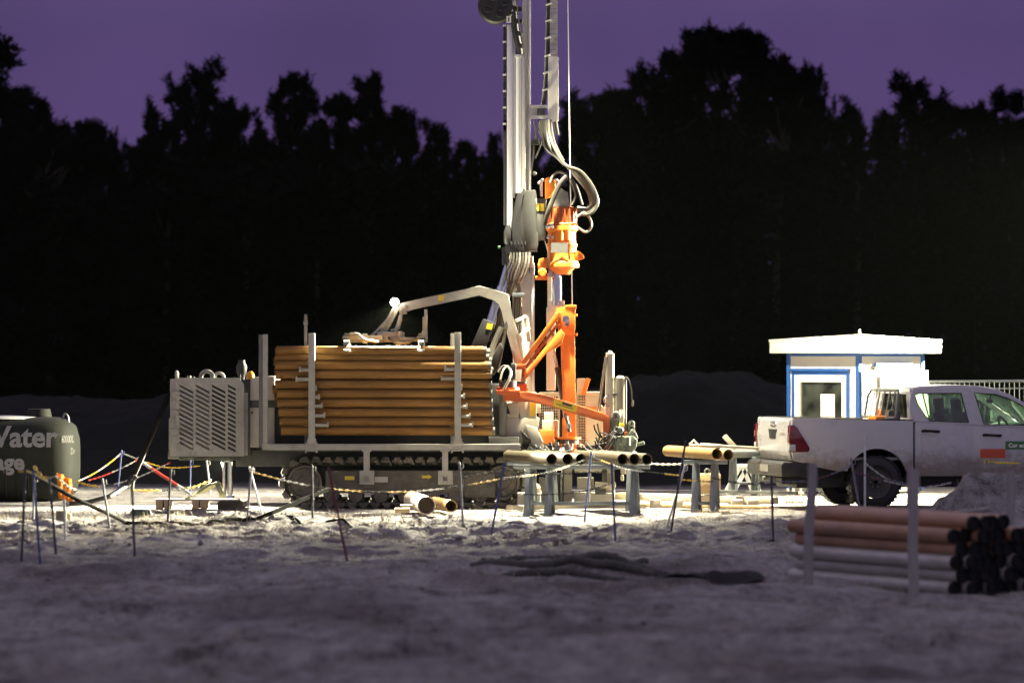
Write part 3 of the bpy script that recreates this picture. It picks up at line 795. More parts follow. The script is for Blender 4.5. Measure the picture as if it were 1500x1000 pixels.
def pin(px0, px1, py, y=YF-.0):
    def f(m):
        m.cyl(R(px0, py, y), R(px1, py, y), .018, None, 8)
        e = px1 if abs(px1-456) > abs(px0-456) and px1 < 600 or (px1 > 600 and abs(px1-670) > abs(px0-670)) else px0
        rbox(m, e-1.2, py-4, e+1.2, py+4, y-.03, y+.03, .004)
        rbox(m, min(px0, px1), py-1.2, max(px0, px1), py+3, y+.01, y+.03, .003)
    part('lock_pin', 'grey', f, rack)
for base, lst in ((456, [(-17, 541), (-22, 555), (7, 568), (11, 581), (15, 594), (19, 608), (24, 622)]), (670, [(-18, 540), (-23, 554), (6, 567), (10, 580), (14, 595), (18, 609), (22, 622)])):
    for d, py in lst: pin(base+(4 if d > 0 else -4), base+d, py)
def f(m):
    for px in (456, 670):
        for s_ in (-1, 1):
            rbox(m, px+s_*8-1, 647, px+s_*8+1, 661, YF-.012, YF+.02, .003)
            m.cyl(R(px+s_*8, 661, YF), R(px+s_*8, 663, YF), .018, None, 6)
        rbox(m, px-9, 648, px+9, 650, YF-.01, YF+.02, .002); rbox(m, px-9, 658.6, px+9, 660.5, YF-.01, YF+.02, .002)
part('u_bolt', 'grey', f, rack)
for px in (537, 652):
    def f(m):
        rbox(m, px-4.5, 658, px+4.5, 697, YF+.01, YF+.10, .005); rbox(m, px-7, 657.5, px+7, 661, YF, YF+.11, .004)
        pl = cut_mesh([(-.105, -.10), (.105, -.10), (.105, .10), (-.105, .10)], [[(-.04, -.05), (.03, -.05), (.03, .03), (-.04, .03)]], .03, .004)
        m.add_mesh(pl, Matrix.Translation(R(px+.5, 699, YF+.02)) @ XZ)
        rbox(m, px-6, 694, px+4, 708, YF+.05, YF+.4, .004)
    part('rack_leg', 'grey', f, rack)
def f(m):
    m.cyl(R(736.5, 648, -1.0), R(736.5, 572, -1.0), .055, None, 16); rbox(m, 716, 640, 760, 651, -1.2, -.5, .004)
part('slew_post', 'midgrey', f)

# --- mast
def f(m):
    rbox(m, 765.5, -260, 776, 400, .12, .42, .006)
    rbox(m, 751, 385, 783, 590, .05, .40, .012)
    rbox(m, 757, 375, 781, 392, .0, .44, .02)
mast = part('mast', 'mastwhite', f)
def f(m):
    rbox(m, 774.6, -260, 776.8, 400, .05, .12, .002)
    for k in range(150):
        z = 4.0+.034*k; m.bx(R(776.8, 0, .0).x, R(778., 0, 0).x, .06, .11, z-.5, z-.484+.0)
    rbox(m, 779, 392, 782.6, 575, -.02, .05, .002)
part('gear_rack', 'alu', f, mast)
def f(m):
    rbox(m, 742.6, 36, 751.2, 410, -.02, .10, .02); rbox(m, 751.6, 40, 754.6, 290, .02, .12, .006)
part('mast_profile', 'alu', f, mast)
def f(m):
    m.cyl(R(760.3, 283, .0), R(760.3, 82, .0), .047, None, 20)
    m.cyl(R(756., 283, .06), R(756., 84, .06), .018, None, 10)
part('feed_cylinder', 'alu', f, mast)
def f(m): rbox(m, 765, 82, 769.5, 278, -.06, .10, .004); rbox(m, 754, 80, 770, 84, -.06, .1, .003)
part('guide_rail', 'white', f, mast)
def f(m):
    for k in range(13):
        py = 38+k*12; rbox(m, 737.2, py, 742.2, py+10, .0, .07, .006)
    rbox(m, 737, 175, 742.5, 210, .0, .06, .008)
    m.tube([R(739.5, 36, .04), R(739.5, 330, .04)], .02, 8)
part('cable_tray', 'black', f, mast)
def f(m):
    for k in range(7): rbox(m, 736.6, 36+24*k, 741.5, 39+24*k, -.008, .075, .002)
part('cable_tie', 'white', f, mast)
# hose reel
def f(m):
    m.lathe(R(727, 8, -.16), (0, 1, 0), [(0, .05), (.0, .24), (.03, .27), (.05, .27), (.07, .23), (.16, .23), (.18, .27), (.22, .27), (.24, .2)], 40)
    for k in range(4):
        a_ = k*1.57+.4; m.torus(R(727, 8, -.17)+Vector((.13*math.cos(a_), 0, .13*math.sin(a_))), (0, 1, 0), .05, .008, 14, 6)
reel = part('hose_reel', 'black', f)
def f(m): rbox(m, 742, 24, 748.6, 33.5, -.20, -.19, .0)
pl_ = part('number_plate', 'paper', f, reel)
def f(m): m.add_mesh(text_mesh('1', .085, .001, .004, 'CENTER'), Matrix.Translation(R(745.2, 32, -.203)) @ XZ)
part('plate_digit', 'blackpl', f, reel)
def f(m):
    m.tube([R(744, -40, -.05), R(751, 10, -.05), R(755, 45, -.05), R(760, 70, -.02), R(761.5, 84, .0)], .052, 10, True, 4)
    for k in range(4): rbox(m, 752+2.3*k, 10+18*k, 765+.5*k, 17+18*k, -.10, .02, .012)
part('drag_chain', 'black', f)
def f(m): m.tube([R(756, -20, -.1), R(759, 20, -.1), R(762, 40, -.11), R(765.5, 62, -.1), R(766, 81, -.08)], .010, 6, True, 4)
part('pale_hose', 'hosepale', f)
# secondary lattice on the right of the mast
def f(m):
    rbox(m, 802.5, 83, 817, 177.5, .0, .12, .006); rbox(m, 815.5, 84, 818.3, 177, -.03, .10, .003)
    rbox(m, 777, 154, 803, 158.5, .0, .1, .004); rbox(m, 777, 169, 803, 173.5, .0, .1, .004); rbox(m, 777, 158, 787, 170, .05, .09, .002)
hb = part('hose_bracket', 'mastwhite', f)
def f(m): rbox(m, 787, 159, 798, 169, -.01, .08, .004)
part('sensor_box', 'dark', f, hb)
hl = []
for k in range(15):
    for j in range(3): hl.append([(-.035+.032*j-.006+.0, .03+.075*k), (-.035+.032*j+.007, .03+.075*k), (-.035+.032*j+.007, .045+.075*k), (-.035+.032*j-.006, .045+.075*k)])
plt = cut_mesh([(-.058, 0), (.058, 0), (.058, 1.15), (-.058, 1.15)], hl, .05)
def f(m): m.add_mesh(plt, Matrix.Translation(R(811.2, 84, .03)) @ XZ)
part('chain_guide', 'pipegrey', f, hb)
def f(m):
    m.tube([R(806, -160, .03), R(804.5, -40, .03), R(803, 30, .03), R(801.5, 90, .03), R(799, 130, .03), R(795, 156, .06)], [.035], 10, True, 4)
part('hose_bundle', 'black', f)
def f(m):
    for k, (px, py) in enumerate(((803.5, 7), (803, 31), (802, 56), (801.5, 82), (799.5, 107), (798.5, 132))):
        m.bar(R(px-4, py+1, -.02), R(px+5, py-2, -.02), .12, .022, .004)
part('cable_tie', 'white', f)
def f(m): m.tube([R(829, -250, -.15), R(833, 90, -.15), R(835, 240, -.15), R(838.2, 448, -.15)], .0085, 6)
part('winch_wire', 'alu', f)
# carriage casting
def f(m):
    p = [(763, 283), (768, 279), (784.5, 278), (786.5, 290), (784.5, 300), (786.5, 312), (783.5, 325), (784, 336), (788, 343), (788.5, 360), (786, 368), (770, 367), (766, 350), (762.5, 332), (762, 305)]
    m.prism(RP(p, -.12), (0, .35, 0), .015)
    rbox(m, 786, 291, 800, 330, .0, .2, .01); rbox(m, 785, 314, 799, 352, -.04, .15, .01)
car = part('drill_carriage', 'castgrey', f)
def f(m):
    p = [(757.5, 283.5), (768, 284), (763, 300), (761.5, 325), (765, 350), (769, 368), (752, 368), (750, 340), (752.5, 305)]
    m.prism(RP(p, -.16), (0, .2, 0), .012)
part('black_cover', 'black', f, car)
def f(m): rbox(m, 786.5, 298, 797.5, 309, -.006, .0, 0)
part('yellow_sticker', 'decal', f, car)
def f(m):
    rbox(m, 740, 358, 770, 371, -.14, .02, .01); m.lathe(R(744, 330, -.1), (0, 0, -1), [(0, .03), (.1, .06), (.25, .06), (.3, .03), (.6, .03)], 12)
    rbox(m, 735, 362, 748, 388, -.1, .05, .02)
    for k in range(5): m.cyl(R(749+5*k, 358, -.15), R(749+5*k, 353, -.15), .018, None, 8)
part('valve_block', 'dark', f)
def f(m):
    m.cyl(R(729.5, 362, -.08), R(733, 362, -.08), .022, None, 10)
part('indicator_lamp', 'greensign', f)

# --- rotary head
hy = -.05
cx0 = R(823, 0, hy).x
def zz(py): return R(0, py, hy).z
def f(m):
    m.lathe((cx0, hy, zz(392)), (0, 0, 1), [(0, .17), (0, .25), (.05, .255), (.10, .23), (.12, .215), (.30, .215), (.32, .228), (.345, .228), (.36, .205), (.52, .205), (.55, .235), (.61, .235), (.63, .2)], 32)
    p = [(790, 379), (806, 377), (806, 392), (795, 392), (787, 388)]; m.prism(RP(p, -.2), (0, .25, 0), .015)
    p = [(838, 368), (848, 368), (855.5, 374), (855.5, 379), (848, 381), (838, 380)]; m.prism(RP(p, -.16), (0, .14, 0), .012)
    m.lathe((cx0, hy, zz(392)-.10), (0, 0, 1), [(0, .12), (.05, .15), (.1, .2)], 28)
    for k in range(16):
        a_ = k*2*math.pi/16
        m.cyl((cx0+.238*math.cos(a_), hy+.238*math.sin(a_), zz(392)+.05), (cx0+.238*math.cos(a_), hy+.238*math.sin(a_), zz(392)+.08), .014, None, 6)
        m.cyl((cx0+.222*math.cos(a_), hy+.222*math.sin(a_), zz(392)+.61), (cx0+.222*math.cos(a_), hy+.222*math.sin(a_), zz(392)+.64), .012, None, 6)
    for dx in (-.17, .0, .10): m.cyl((cx0+dx, hy-.22, zz(330)), (cx0+dx, hy-.22, zz(352)), .016, None, 8)
head = part('rotary_head', 'orange', f)
def f(m):
    m.lathe((cx0, hy, zz(328)), (0, 0, 1), [(0, .235), (.015, .215), (.21, .205), (.24, .20), (.26, .14)], 32)
    for k in range(18):
        a_ = k*2*math.pi/18; m.box((cx0+.21*math.cos(a_), hy+.21*math.sin(a_), zz(316)), (.03, .025, .2), Matrix.Rotation(a_, 3, 'Z'), .006)
part('motor_casing', 'orangered', f, head)
def f(m):
    p = [(798.5, 291), (798.5, 262), (802, 259.5), (808, 259.5), (813.5, 266), (813.5, 276), (806, 289)]; m.prism(RP(p, -.12), (0, .2, 0), .012)
part('gear_guard', 'orange', f, head)
def f(m):
    p = [(806, 303), (818, 281), (825, 278), (832, 282), (834.5, 303)]; m.prism(RP(p, -.23), (0, .03, 0), .005)
    m.cyl(R(822, 279, -.24), R(822, 279, -.18), .03, None, 12)
part('lifting_plate', 'grey', f, head)
def f(m): rbox(m, 807, 355.5, 832, 370, -.296, -.288, 0)
lab_ = part('name_plate', 'midgrey', f, head)
def f(m):
    m.tube([R(800, 333, -.24), R(812, 330, -.28)], .03, 10).tube([R(802, 347, -.22), R(812, 348, -.27)], .03, 10)
    m.cyl(R(803, 333, -.2), R(813, 333, -.27), .03, None, 12)
    for px, py in ((790, 268), (795, 264), (815, 264), (817, 270)): m.sphere(R(px, py, -.05), .028)
    m.tube([R(793, 263, -.05), R(793, 288, -.05)], .02, 8)
    m.cyl(R(806, 397, -.2), R(806, 405, -.2), .03, None, 10); m.cyl(R(825, 392, -.1), R(825, 402, -.1), .035, None, 10)
part('hydraulic_fitting', 'chrome', f, head)
def f(m):
    m.lathe(R(794.5, 399, -.30), (0, 1, 0), [(0, .03), (0, .045), (.03, .065), (.06, .065), (.07, .05), (.2, .05)], 20)
    rbox(m, 784, 404, 802, 410, -.2, .0, .01); rbox(m, 788, 386, 800, 394, -.25, .0, .01)
part('gear_motor', 'orange', f, head)
def f(m):
    m.lathe((R(815.5, 0, hy).x, hy, zz(448)), (0, 0, 1), [(0, .075), (.42, .075), (.42, .055), (.56, .055)], 24)
    m.cyl(R(814.5, 398, hy), R(814.5, 404, hy), .09, None, 24)
part('drill_spindle', 'chrome', f, head)
def f(m):
    rbox(m, 802, 400, 808, 452, .1, .2, .004); rbox(m, 800.5, 450, 814, 572, .12, .26, .006); rbox(m, 804, 441, 823, 456, -.1, .12, .006); rbox(m, 822, 440, 827, 449, -.15, 0, .004)
part('guide_column', 'mastwhite', f)
# hoses: big arc on the right of the head
random.seed(4)
for k in range(9):
    o = (k-4)*1.3; d = random.uniform(-2, 2); y_ = -.05-.035*k+random.uniform(-.02, .02)
    def f(m):
        m.tube([R(798+o*.9, 176, y_*.4), R(799+o*1.0, 195, y_*.6), R(806+o*.9+d, 218, y_), R(824+o*.4, 238+o*.6, y_), R(848+o*.6, 256-o*.9, y_), R(865+o*1.0, 278-o*.3, y_), R(870+o*1.0, 298+o*.2, y_), R(862+o*.4, 309+o*.9, y_), R(846, 308+o*1.1, y_*.6)], .021, 7, True, 5)
    part('hydraulic_hose', 'hose', f)
for pts in ([(838, 262), (845, 275), (853, 300)], [(836, 262), (843, 285), (838, 300)], [(829, 255), (818, 252), (810, 258), (806, 268)], [(846, 333), (858, 340), (866, 332), (864, 320), (857, 313)], [(845, 318), (854, 312), (858, 312)]):
    def f(m): m.tube([R(a_, b_, -.22-.01*len(pts)) for a_, b_ in pts], .019, 7, True, 6)
    part('pale_hose', 'hosepale', f)
def f(m):
    m.tube([R(830, 258, -.3), R(820, 270, -.32), R(811, 290, -.33), R(803, 310, -.33), R(797, 330, -.3)], .036, 9, True, 5)
part('hose_sleeve', 'hose', f)
def f(m): m.tube([R(799, 340, -.28), R(798, 352, -.3), R(802, 368, -.3), R(804, 385, -.28), R(804, 400, -.25)], .01, 6, True, 5)
part('hydraulic_hose', 'hosepale', f)
for k in range(6):
    def f(m): m.tube([R(798+2*k, 176, .0), R(797+2.4*k, 190, -.1), R(802+2.4*k, 212, -.16), R(815+2.2*k, 228+1.5*k, -.2)], .011, 6, True, 5)
    part('hydraulic_hose', 'hosepale' if k % 2 else 'hose', f)
def f(m):
    m.tube([R(781, 175, .1), R(786, 200, .1), R(792, 210, .05), R(784, 232, .1)], .012, 6, True, 4); m.tube([R(784, 190, .0), R(781, 228, .05), R(777, 255, .1)], .018, 6, True, 4)
    m.tube([R(790, 176, .05), R(789, 188, 0), R(797, 205, -.05)], .02, 6, True, 4); rbox(m, 779, 205, 790, 212, .0, .1, .01)
    m.sphere(R(783, 254, .0), .03); m.cyl(R(813, 178, 0), R(817, 198, 0), .03, .025, 10)
part('hydraulic_hose', 'hose', f)
# hoses and tilt ram left of the mast foot
for k in range(7):
    px = 748+4.6*k
    def f(m): m.tube([R(px, 370, -.2), R(px-1, 385, -.26), R(px-6, 402, -.26), R(744+1.5*k, 424, -.22), R(731+1.2*k, 452, -.18), R(716+3*k, 500, -.1)], .016, 6, True, 5)
    part('hydraulic_hose', 'hosepale' if k in (3, 5, 6) else 'hose', f)
for k in range(5):
    o = 2.4*k
    def f(m): m.tube([R(744+o*.4, 424+o*.5, -.1), R(747+o*.3, 415+o*.6, -.2), R(754, 412+o*.7, -.24), R(761-o*.25, 417+o*.8, -.24), R(763-o, 435, -.22), R(764-o*1.1, 470, -.2), R(764-o, 520, -.15)], .012, 6, True, 5)
    part('hydraulic_hose', 'hosepale' if k == 0 else 'hose', f)
def f(m):
    rbox(m, 750, 429, 768, 435, -.27, -.15, .006)
part('hose_clamp', 'steel', f)
def f(m):
    m.cyl(R(711, 498, .3), R(747, 372, .3), .036, None, 14); m.cyl(R(721, 480, -.15), R(740, 420, -.12), .04, None, 14); m.cyl(R(714, 480, -.1), R(733, 420, -.05), .045, None, 14)
    m.cyl(R(739, 424, -.12), R(752, 383, -.1), .025, None, 12)
ram = part('tilt_ram_rod', 'chrome', f)
def f(m):
    m.bar(R(699, 512, -.12), R(717, 470, -.12), .2, .20, .03)
part('tilt_ram_cylinder', 'dark', f)
def f(m):
    p = [(714, 473), (722.5, 474.5), (720, 483), (711.5, 481.5)]; m.prism(RP(p, -.23), (0, .004, 0))
part('yellow_sticker', 'decal', f, ram)

# --- loader arm (pipe handling crane)
ya = -.42
def f(m):
    up = [(586, 444.5), (604, 440), (684, 423), (702, 418.5), (720, 423), (745, 431), (748, 448), (752, 470), (757, 495), (763, 520), (766, 532)]
    lo = [(754, 533), (747, 505), (738, 470), (735, 455), (731, 445), (724, 439.5), (708, 434.5), (702, 432), (682, 437), (606, 453), (590, 458)]
    m.prism(RP(up+lo, ya-.07), (0, .14, 0), .006)
    p = [(746, 452), (753, 468), (764, 500), (769, 530), (764, 532), (752, 480)]; m.prism(RP(p, ya+.09), (0, .03, 0), .004)
    m.bar(R(756, 470, ya), R(770, 463, ya+.1), .05, .05, .01); m.bar(R(762, 492, ya), R(775, 480, ya+.1), .05, .05, .01); m.bar(R(770, 463, ya+.1), R(775, 500, ya+.1), .04, .06, .01)
arm = part('loader_arm', 'grey', f)
def f(m): rbox(m, 642, 432.5, 650, 440.5, ya-.076, ya-.07, 0)
part('yellow_sticker', 'decal', f, arm)
def f(m):
    m.bar(R(582, 448, ya), R(561, 487, ya), .10, .10, .015); m.bar(R(590, 453, ya), R(578, 492, ya), .08, .05, .01)
    m.bar(R(580, 480, ya), R(588, 466, ya), .06, .035, .01); m.bar(R(588, 466, ya), R(584, 480, ya), .06, .035, .01); m.bar(R(572, 484, ya), R(586, 480, ya), .06, .03, .01)
    m.bar(R(576, 452, ya-.08), R(558, 486, ya-.08), .03, .03, .006); m.bar(R(574, 460, ya+.07), R(545, 492, ya+.07), .03, .03, .006)
    m.bar(R(564, 474, ya-.08), R(543, 492, ya-.08), .035, .03, .006)
    rbox(m, 585, 446, 596, 460, ya-.09, ya+.09, .02)
    m.cyl(R(586, 452, ya-.11), R(586, 452, ya+.11), .04, None, 14)
head2 = part('arm_knuckle', 'grey', f, arm)
yg = -.72
def f(m):
    rbox(m, 505, 491, 560, 498, yg-.1, yg, .008); rbox(m, 505, 498.5, 560, 501.5, yg-.02, yg+.15, .004); rbox(m, 585, 494, 615, 500, yg-.1, yg, .008)
    rbox(m, 552, 486, 592, 501, ya-.2, ya+.15, .02); rbox(m, 531, 488.5, 538, 503, yg-.12, yg+.05, .01); rbox(m, 586, 497, 594, 503, yg-.1, yg, .01); rbox(m, 583, 485, 589, 498, yg, yg+.1, .01)
grip = part('pipe_gripper', 'grey', f, arm)
def claw(px):
    def f(m):
        rbox(m, px-5, 491, px+5, 505, yg-.14, yg+.1, .012)
        m.bar(R(px-3, 503, yg-.14), R(px-2.5, 514, yg-.66), .04, .03, .006); m.bar(R(px+3.5, 503, yg-.14), R(px+3, 514, yg-.66), .04, .03, .006)
        m.bar(R(px, 500, yg-.1), R(px, 502, yg-.64), .08, .05, .01)
        m.cyl(R(px-6, 494, yg-.15), R(px+6, 494, yg-.15), .025, None, 10); m.cyl(R(px, 488, yg-.1), R(px, 494, yg-.1), .04, None, 10)
    part('gripper_claw', 'midgrey', f, grip)
claw(508); claw(617)
def f(m): rbox(m, 621.5, 453, 626, 489, yg-.1, yg-.05, .006); rbox(m, 619, 464, 623, 489, yg-.09, yg-.03, .005); rbox(m, 618, 484, 626, 501, yg-.14, yg-.03, .01)
part('pipe_stop', 'grey', f, grip)
def f(m):
    m.tube([R(512, 489, yg-.15), R(524, 489, yg-.16), R(534, 497, yg-.2), R(545, 499.5, yg-.2), R(556, 500, yg-.1), R(566, 490, ya)], .02, 7, True, 5)
part('pale_hose', 'hosepale', f, grip)
def f(m):
    for k in range(3): m.tube([R(566, 490+2*k, ya-.1), R(580, 503-k, yg-.15), R(598, 500+k, yg-.18), R(612, 494, yg-.15)], .014, 6, True, 5)
part('hydraulic_hose', 'hose', f, grip)
LAMPP = R(578.5, 441, ya-.12)
def f(m): m.lathe(LAMPP+Vector((0, .07, 0)), (-.12, -1, -.45), [(0, .02), (.02, .045), (.06, .055), (.065, .05)], 18)
lamp = part('work_lamp', 'dark', f, arm)
def f(m): m.sphere(LAMPP+Vector((-.005, -.01, -.015)), .062, (1, .6, 1), 16, 10)
part('lamp_lens', 'lamp', f, lamp)
def f(m):
    m.tube([R(728, 540, -.6), R(736, 500, -.5), R(742, 470, -.45), R(738, 450, -.4)], .04, 8, True, 5); m.tube([R(718, 540, -.7), R(722, 510, -.6), R(735, 480, -.5)], .05, 8, True, 5)
    m.prism(RP([(717, 545), (722, 520), (733, 500), (738, 512), (730, 540), (723, 550)], -.75), (0, .12, 0), .03)
part('hose_wrap', 'hose', f)

# --- orange swivel base and breakout arm
ys = -1.0
def f(m):
    m.cyl(R(744, 567, ys), R(744, 573, ys), .165, None, 30); rbox(m, 727, 571, 762, 578, ys-.2, ys+.2, .01)
    for k in range(12): m.cyl(R(729+2.8*k, 575, ys-.2), R(729+2.8*k, 575, ys-.215), .009, None, 6)
sw = part('swivel_base', 'orangered', f)
def f(m):
    m.cyl(R(744, 558, ys), R(744, 567, ys), .13, None, 26); m.cyl(R(764, 558.5, ys+.2), R(764, 562, ys+.2), .09, None, 20); m.cyl(R(744, 555, ys), R(744, 558, ys), .05, None, 16)
    rbox(m, 748, 532, 756, 556, ys-.1, ys+.1, .02)
part('slew_bearing', 'dark', f, sw)
def f(m):
    m.tube([R(738, 570, ys-.2), R(746, 555, ys-.18), R(748, 542, ys-.1), R(738, 536, ys), R(730, 545, ys)], .02, 7, True, 5); m.tube([R(733, 556, ys-.18), R(737, 542, ys-.1), R(744, 536, ys)], .016, 7, True, 5)
part('pale_hose', 'hosepale', f, sw)
def f(m):
    p = [(737, 573), (776, 573.5), (800, 579), (884, 604.5), (893, 611), (893, 660), (884, 660), (884, 617), (845, 606.5), (800, 593.5), (776, 588), (737, 588)]
    m.prism(RP(p, ys-.09), (0, .16, 0), .006)
ba = part('tong_arm', 'orangered', f)
def f(m):
    p = [(812, 584.5), (846, 594.5), (844, 604.5), (810, 594.5)]; m.prism(RP(p, ys-.097), (0, .005, 0))
st = part('yellow_sticker', 'decal', f, ba)
def f(m):
    p = [(824, 588.6), (838, 592.8), (837.4, 596), (823.4, 591.8)]; m.prism(RP(p, ys-.1), (0, .003, 0))
    p = [(815, 591), (840, 598.4), (839.8, 599.4), (814.8, 592)]; m.prism(RP(p, ys-.1), (0, .003, 0))
part('sticker_print', 'dark', f, ba)

# --- orange column and diagonal boom
yc = -.35
def f(m):
    p = [(821, 484), (842, 482), (843.5, 640), (826, 640)]; m.prism(RP(p, yc-.12), (0, .26, 0), .008)
    p = [(814, 452), (829, 449), (843, 450), (842, 488), (822, 494), (817, 480)]; m.prism(RP(p, yc-.16), (0, .34, 0), .01)
    rbox(m, 828, 446.5, 844, 452, yc-.17, yc+.2, .006)
    m.cyl(R(843, 462, yc-.1), R(846, 462, yc-.1), .02, None, 8); m.cyl(R(843, 490, yc-.1), R(846, 490, yc-.1), .02, None, 8)
    rbox(m, 823.5, 612, 832, 640, yc-.22, yc-.1, .01)
col = part('orange_column', 'orange', f)
def f(m):
    m.cyl(R(829, 467, yc-.17), R(829, 467, yc-.19), .05, None, 18); m.bar(R(832, 468, yc-.19), R(829, 478, yc-.19), .02, .05, .008)
    m.cyl(R(833, 620, yc-.23), R(833, 627, yc-.23), .04, None, 12)
part('pivot_pin', 'chrome', f, col)
def f(m):
    m.cyl(R(832, 665, yc), R(832, 652, yc), .19, .17, 30); m.cyl(R(832, 643, yc), R(832, 640, yc), .19, None, 30); m.cyl(R(832, 652, yc), R(832, 650, yc), .21, None, 30)
    for k in range(24):
        a_ = k*2*math.pi/24; m.cyl(R(832, 653, yc)+Vector((.19*math.cos(a_), .19*math.sin(a_), -.03)), R(832, 650.5, yc)+Vector((.19*math.cos(a_), .19*math.sin(a_), .015)), .012, None, 6)
part('column_base', 'orange', f, col)
def f(m): m.cyl(R(832, 650, yc), R(832, 643, yc), .16, None, 30)
part('base_bearing', 'dark', f, col)
yb = -.62
def f(m):
    p = [(757, 539), (815, 457), (822, 455.5), (822, 461), (765, 540)]; m.prism(RP(p, yb-.08), (0, .18, 0), .006)
    p = [(767, 556), (769, 546), (810, 493), (822, 482), (827, 490), (822, 505), (813, 511), (800, 516), (772, 554)]; m.prism(RP(p, yb-.09), (0, .2, 0), .008)
boom = part('diagonal_boom', 'orange', f)
def f(m):
    m.bar(R(768, 541, yb), R(818, 474, yb), .05, .045, .008)
    for q in (.2, .4, .6, .8):
        px = 768+50*q; py = 541-67*q; m.bar(R(px-3, py-5, yb), R(px+4, py+6, yb), .06, .03, .004)
part('boom_linkage', 'orangered', f, boom)
def f(m):
    rbox(m, 754, 533, 770, 541, yb-.1, yb+.12, .012); m.bar(R(768, 538, yb), R(766, 568, yb), .16, .07, .012); rbox(m, 753, 560, 772, 575, yb-.15, yb+.15, .01)
    for px, py in ((768, 537), (769, 546), (765, 556), (768, 565), (771, 570)): m.cyl(R(px, py, yb-.12), R(px, py, yb-.09), .025, None, 10)
part('boom_foot', 'orangered', f, boom)
def f(m):
    m.cyl(R(812, 520, yc+.1), R(818, 548, yc+.05), .02, None, 10); m.cyl(R(816, 538, yc+.06), R(829, 612, yc-.1), .038, None, 12)
    m.cyl(R(829, 610, yc-.2), R(834, 632, yc-.2), .03, None, 10)
part('boom_ram', 'dark', f)
def f(m): m.cyl(R(810, 508, yc+.1), R(818, 545, yc+.05), .02, None, 10)
part('boom_ram_rod', 'chrome', f)

# --- operator station and boxes right of the carrier
def f(m):
    rbox(m, 742, 588, 792, 605, -.75, .5, .01); p = [(740, 612), (790, 612), (783, 655), (740, 655)]; m.prism(RP(p, -.85), (0, 1.2, 0), .01)
    rbox(m, 739, 590, 760, 612, -.84, -.3, .006); p = [(758, 584), (775, 589), (775, 612), (762, 612)]; m.prism(RP(p, -.83), (0, .5, 0), .006)
    rbox(m, 774, 575, 786, 613, -.85, -.4, .006); p = [(764, 560), (772, 535), (784, 572), (784, 580), (764, 580)]; m.prism(RP(p, .0), (0, .5, 0), .01)
    p = [(770, 622), (786, 626), (796, 648), (788, 660), (776, 645)]; m.prism(RP(p, -.9), (0, .3, 0), .01)
ctl = part('control_cabinet', 'cream', f)
def f(m): p = [(738.5, 593), (743, 593), (748, 606), (738.5, 606)]; m.prism(RP(p, -.845), (0, .004, 0))
part('dark_slot', 'black', f, ctl)
def f(m): rbox(m, 776, 590, 784.5, 609, -.857, -.85, 0)
part('yellow_sticker', 'decal', f, ctl)
hl = []
def cage(px0, px1, py0, py1, y, n, mrows):
    a_ = R(px0, py1, y); b_ = R(px1, py0, y); w = b_.x-a_.x; h = b_.z-a_.z; hs = []
    for i in range(n):
        for j in range(mrows):
            x0 = w*(.06+.9*i/n); z0 = h*(.06+.9*j/mrows); dx = w*.9/n*.62; dz = h*.9/mrows*.66
            hs.append([(x0, z0), (x0+dx, z0), (x0+dx, z0+dz), (x0, z0+dz)])
    pl = cut_mesh([(0, 0), (w, 0), (w, h), (0, h)], hs, .012)
    def f(m):
        m.add_mesh(pl, Matrix.Translation(a_) @ XZ)
        for px in (px0, px1): rbox(m, px-1.2, py0-1, px+1.2, py1+2, y-.02, y+.03, .004)
        rbox(m, px0, py0-2, px1, py0+1.5, y-.02, y+.03, .004)
    return part('guard_mesh', 'cream', f)
cage(790, 819, 576, 652, .6, 8, 17); cage(845, 858, 575, 655, .5, 5, 18)
def f(m):
    rbox(m, 858, 577, 880, 660, .35, .8, .01); rbox(m, 859, 574, 882, 579, .3, .85, .006); rbox(m, 845, 554, 858, 577, .4, .5, .01); p = [(880, 592), (889, 600), (893, 650), (880, 650)]; m.prism(RP(p, .3), (0, .4, 0), .01)
    rbox(m, 794, 615, 818, 640, -.2, .2, .01); rbox(m, 797, 603, 810, 620, -.1, .2, .006)
part('electric_cabinet', 'cream', f)
def f(m): m.bar(R(854, 578, .4), R(862, 554, .4), .1, .06, .006); rbox(m, 860, 596, 881, 600, .33, .36, .003)
part('orange_bracket', 'orange', f)
def f(m):
    p = [(790, 630), (812, 630), (812, 648), (788, 651), (784, 642)]; m.prism(RP(p, -.7), (0, .5, 0), .01)
part('orange_box', 'orange', f)
def f(m):
    m.cyl(R(812, 660, -.7), R(800, 665, -.7), .07, None, 14); m.sphere(R(805, 661, -.5), .07); m.cyl(R(767, 666, -.7), R(767, 650, -.7), .08, None, 16); rbox(m, 760, 652, 775, 668, -.6, -.3, .01)
    m.cyl(R(785, 664, -.75), R(797, 652, -.75), .05, None, 12); m.cyl(R(815, 666, -.5), R(815, 655, -.5), .06, None, 14)
part('mud_pump', 'palepipe', f)
def f(m):
    rbox(m, 781, 655, 806, 664, -.6, -.2, .02)
    for k in range(5): m.tube([R(764+3*k, 630+4*k, -.9), R(768+2*k, 645, -.95), R(763+4*k, 660, -.8)], .02, 6, True, 4)
part('hydraulic_hose', 'hose', f)

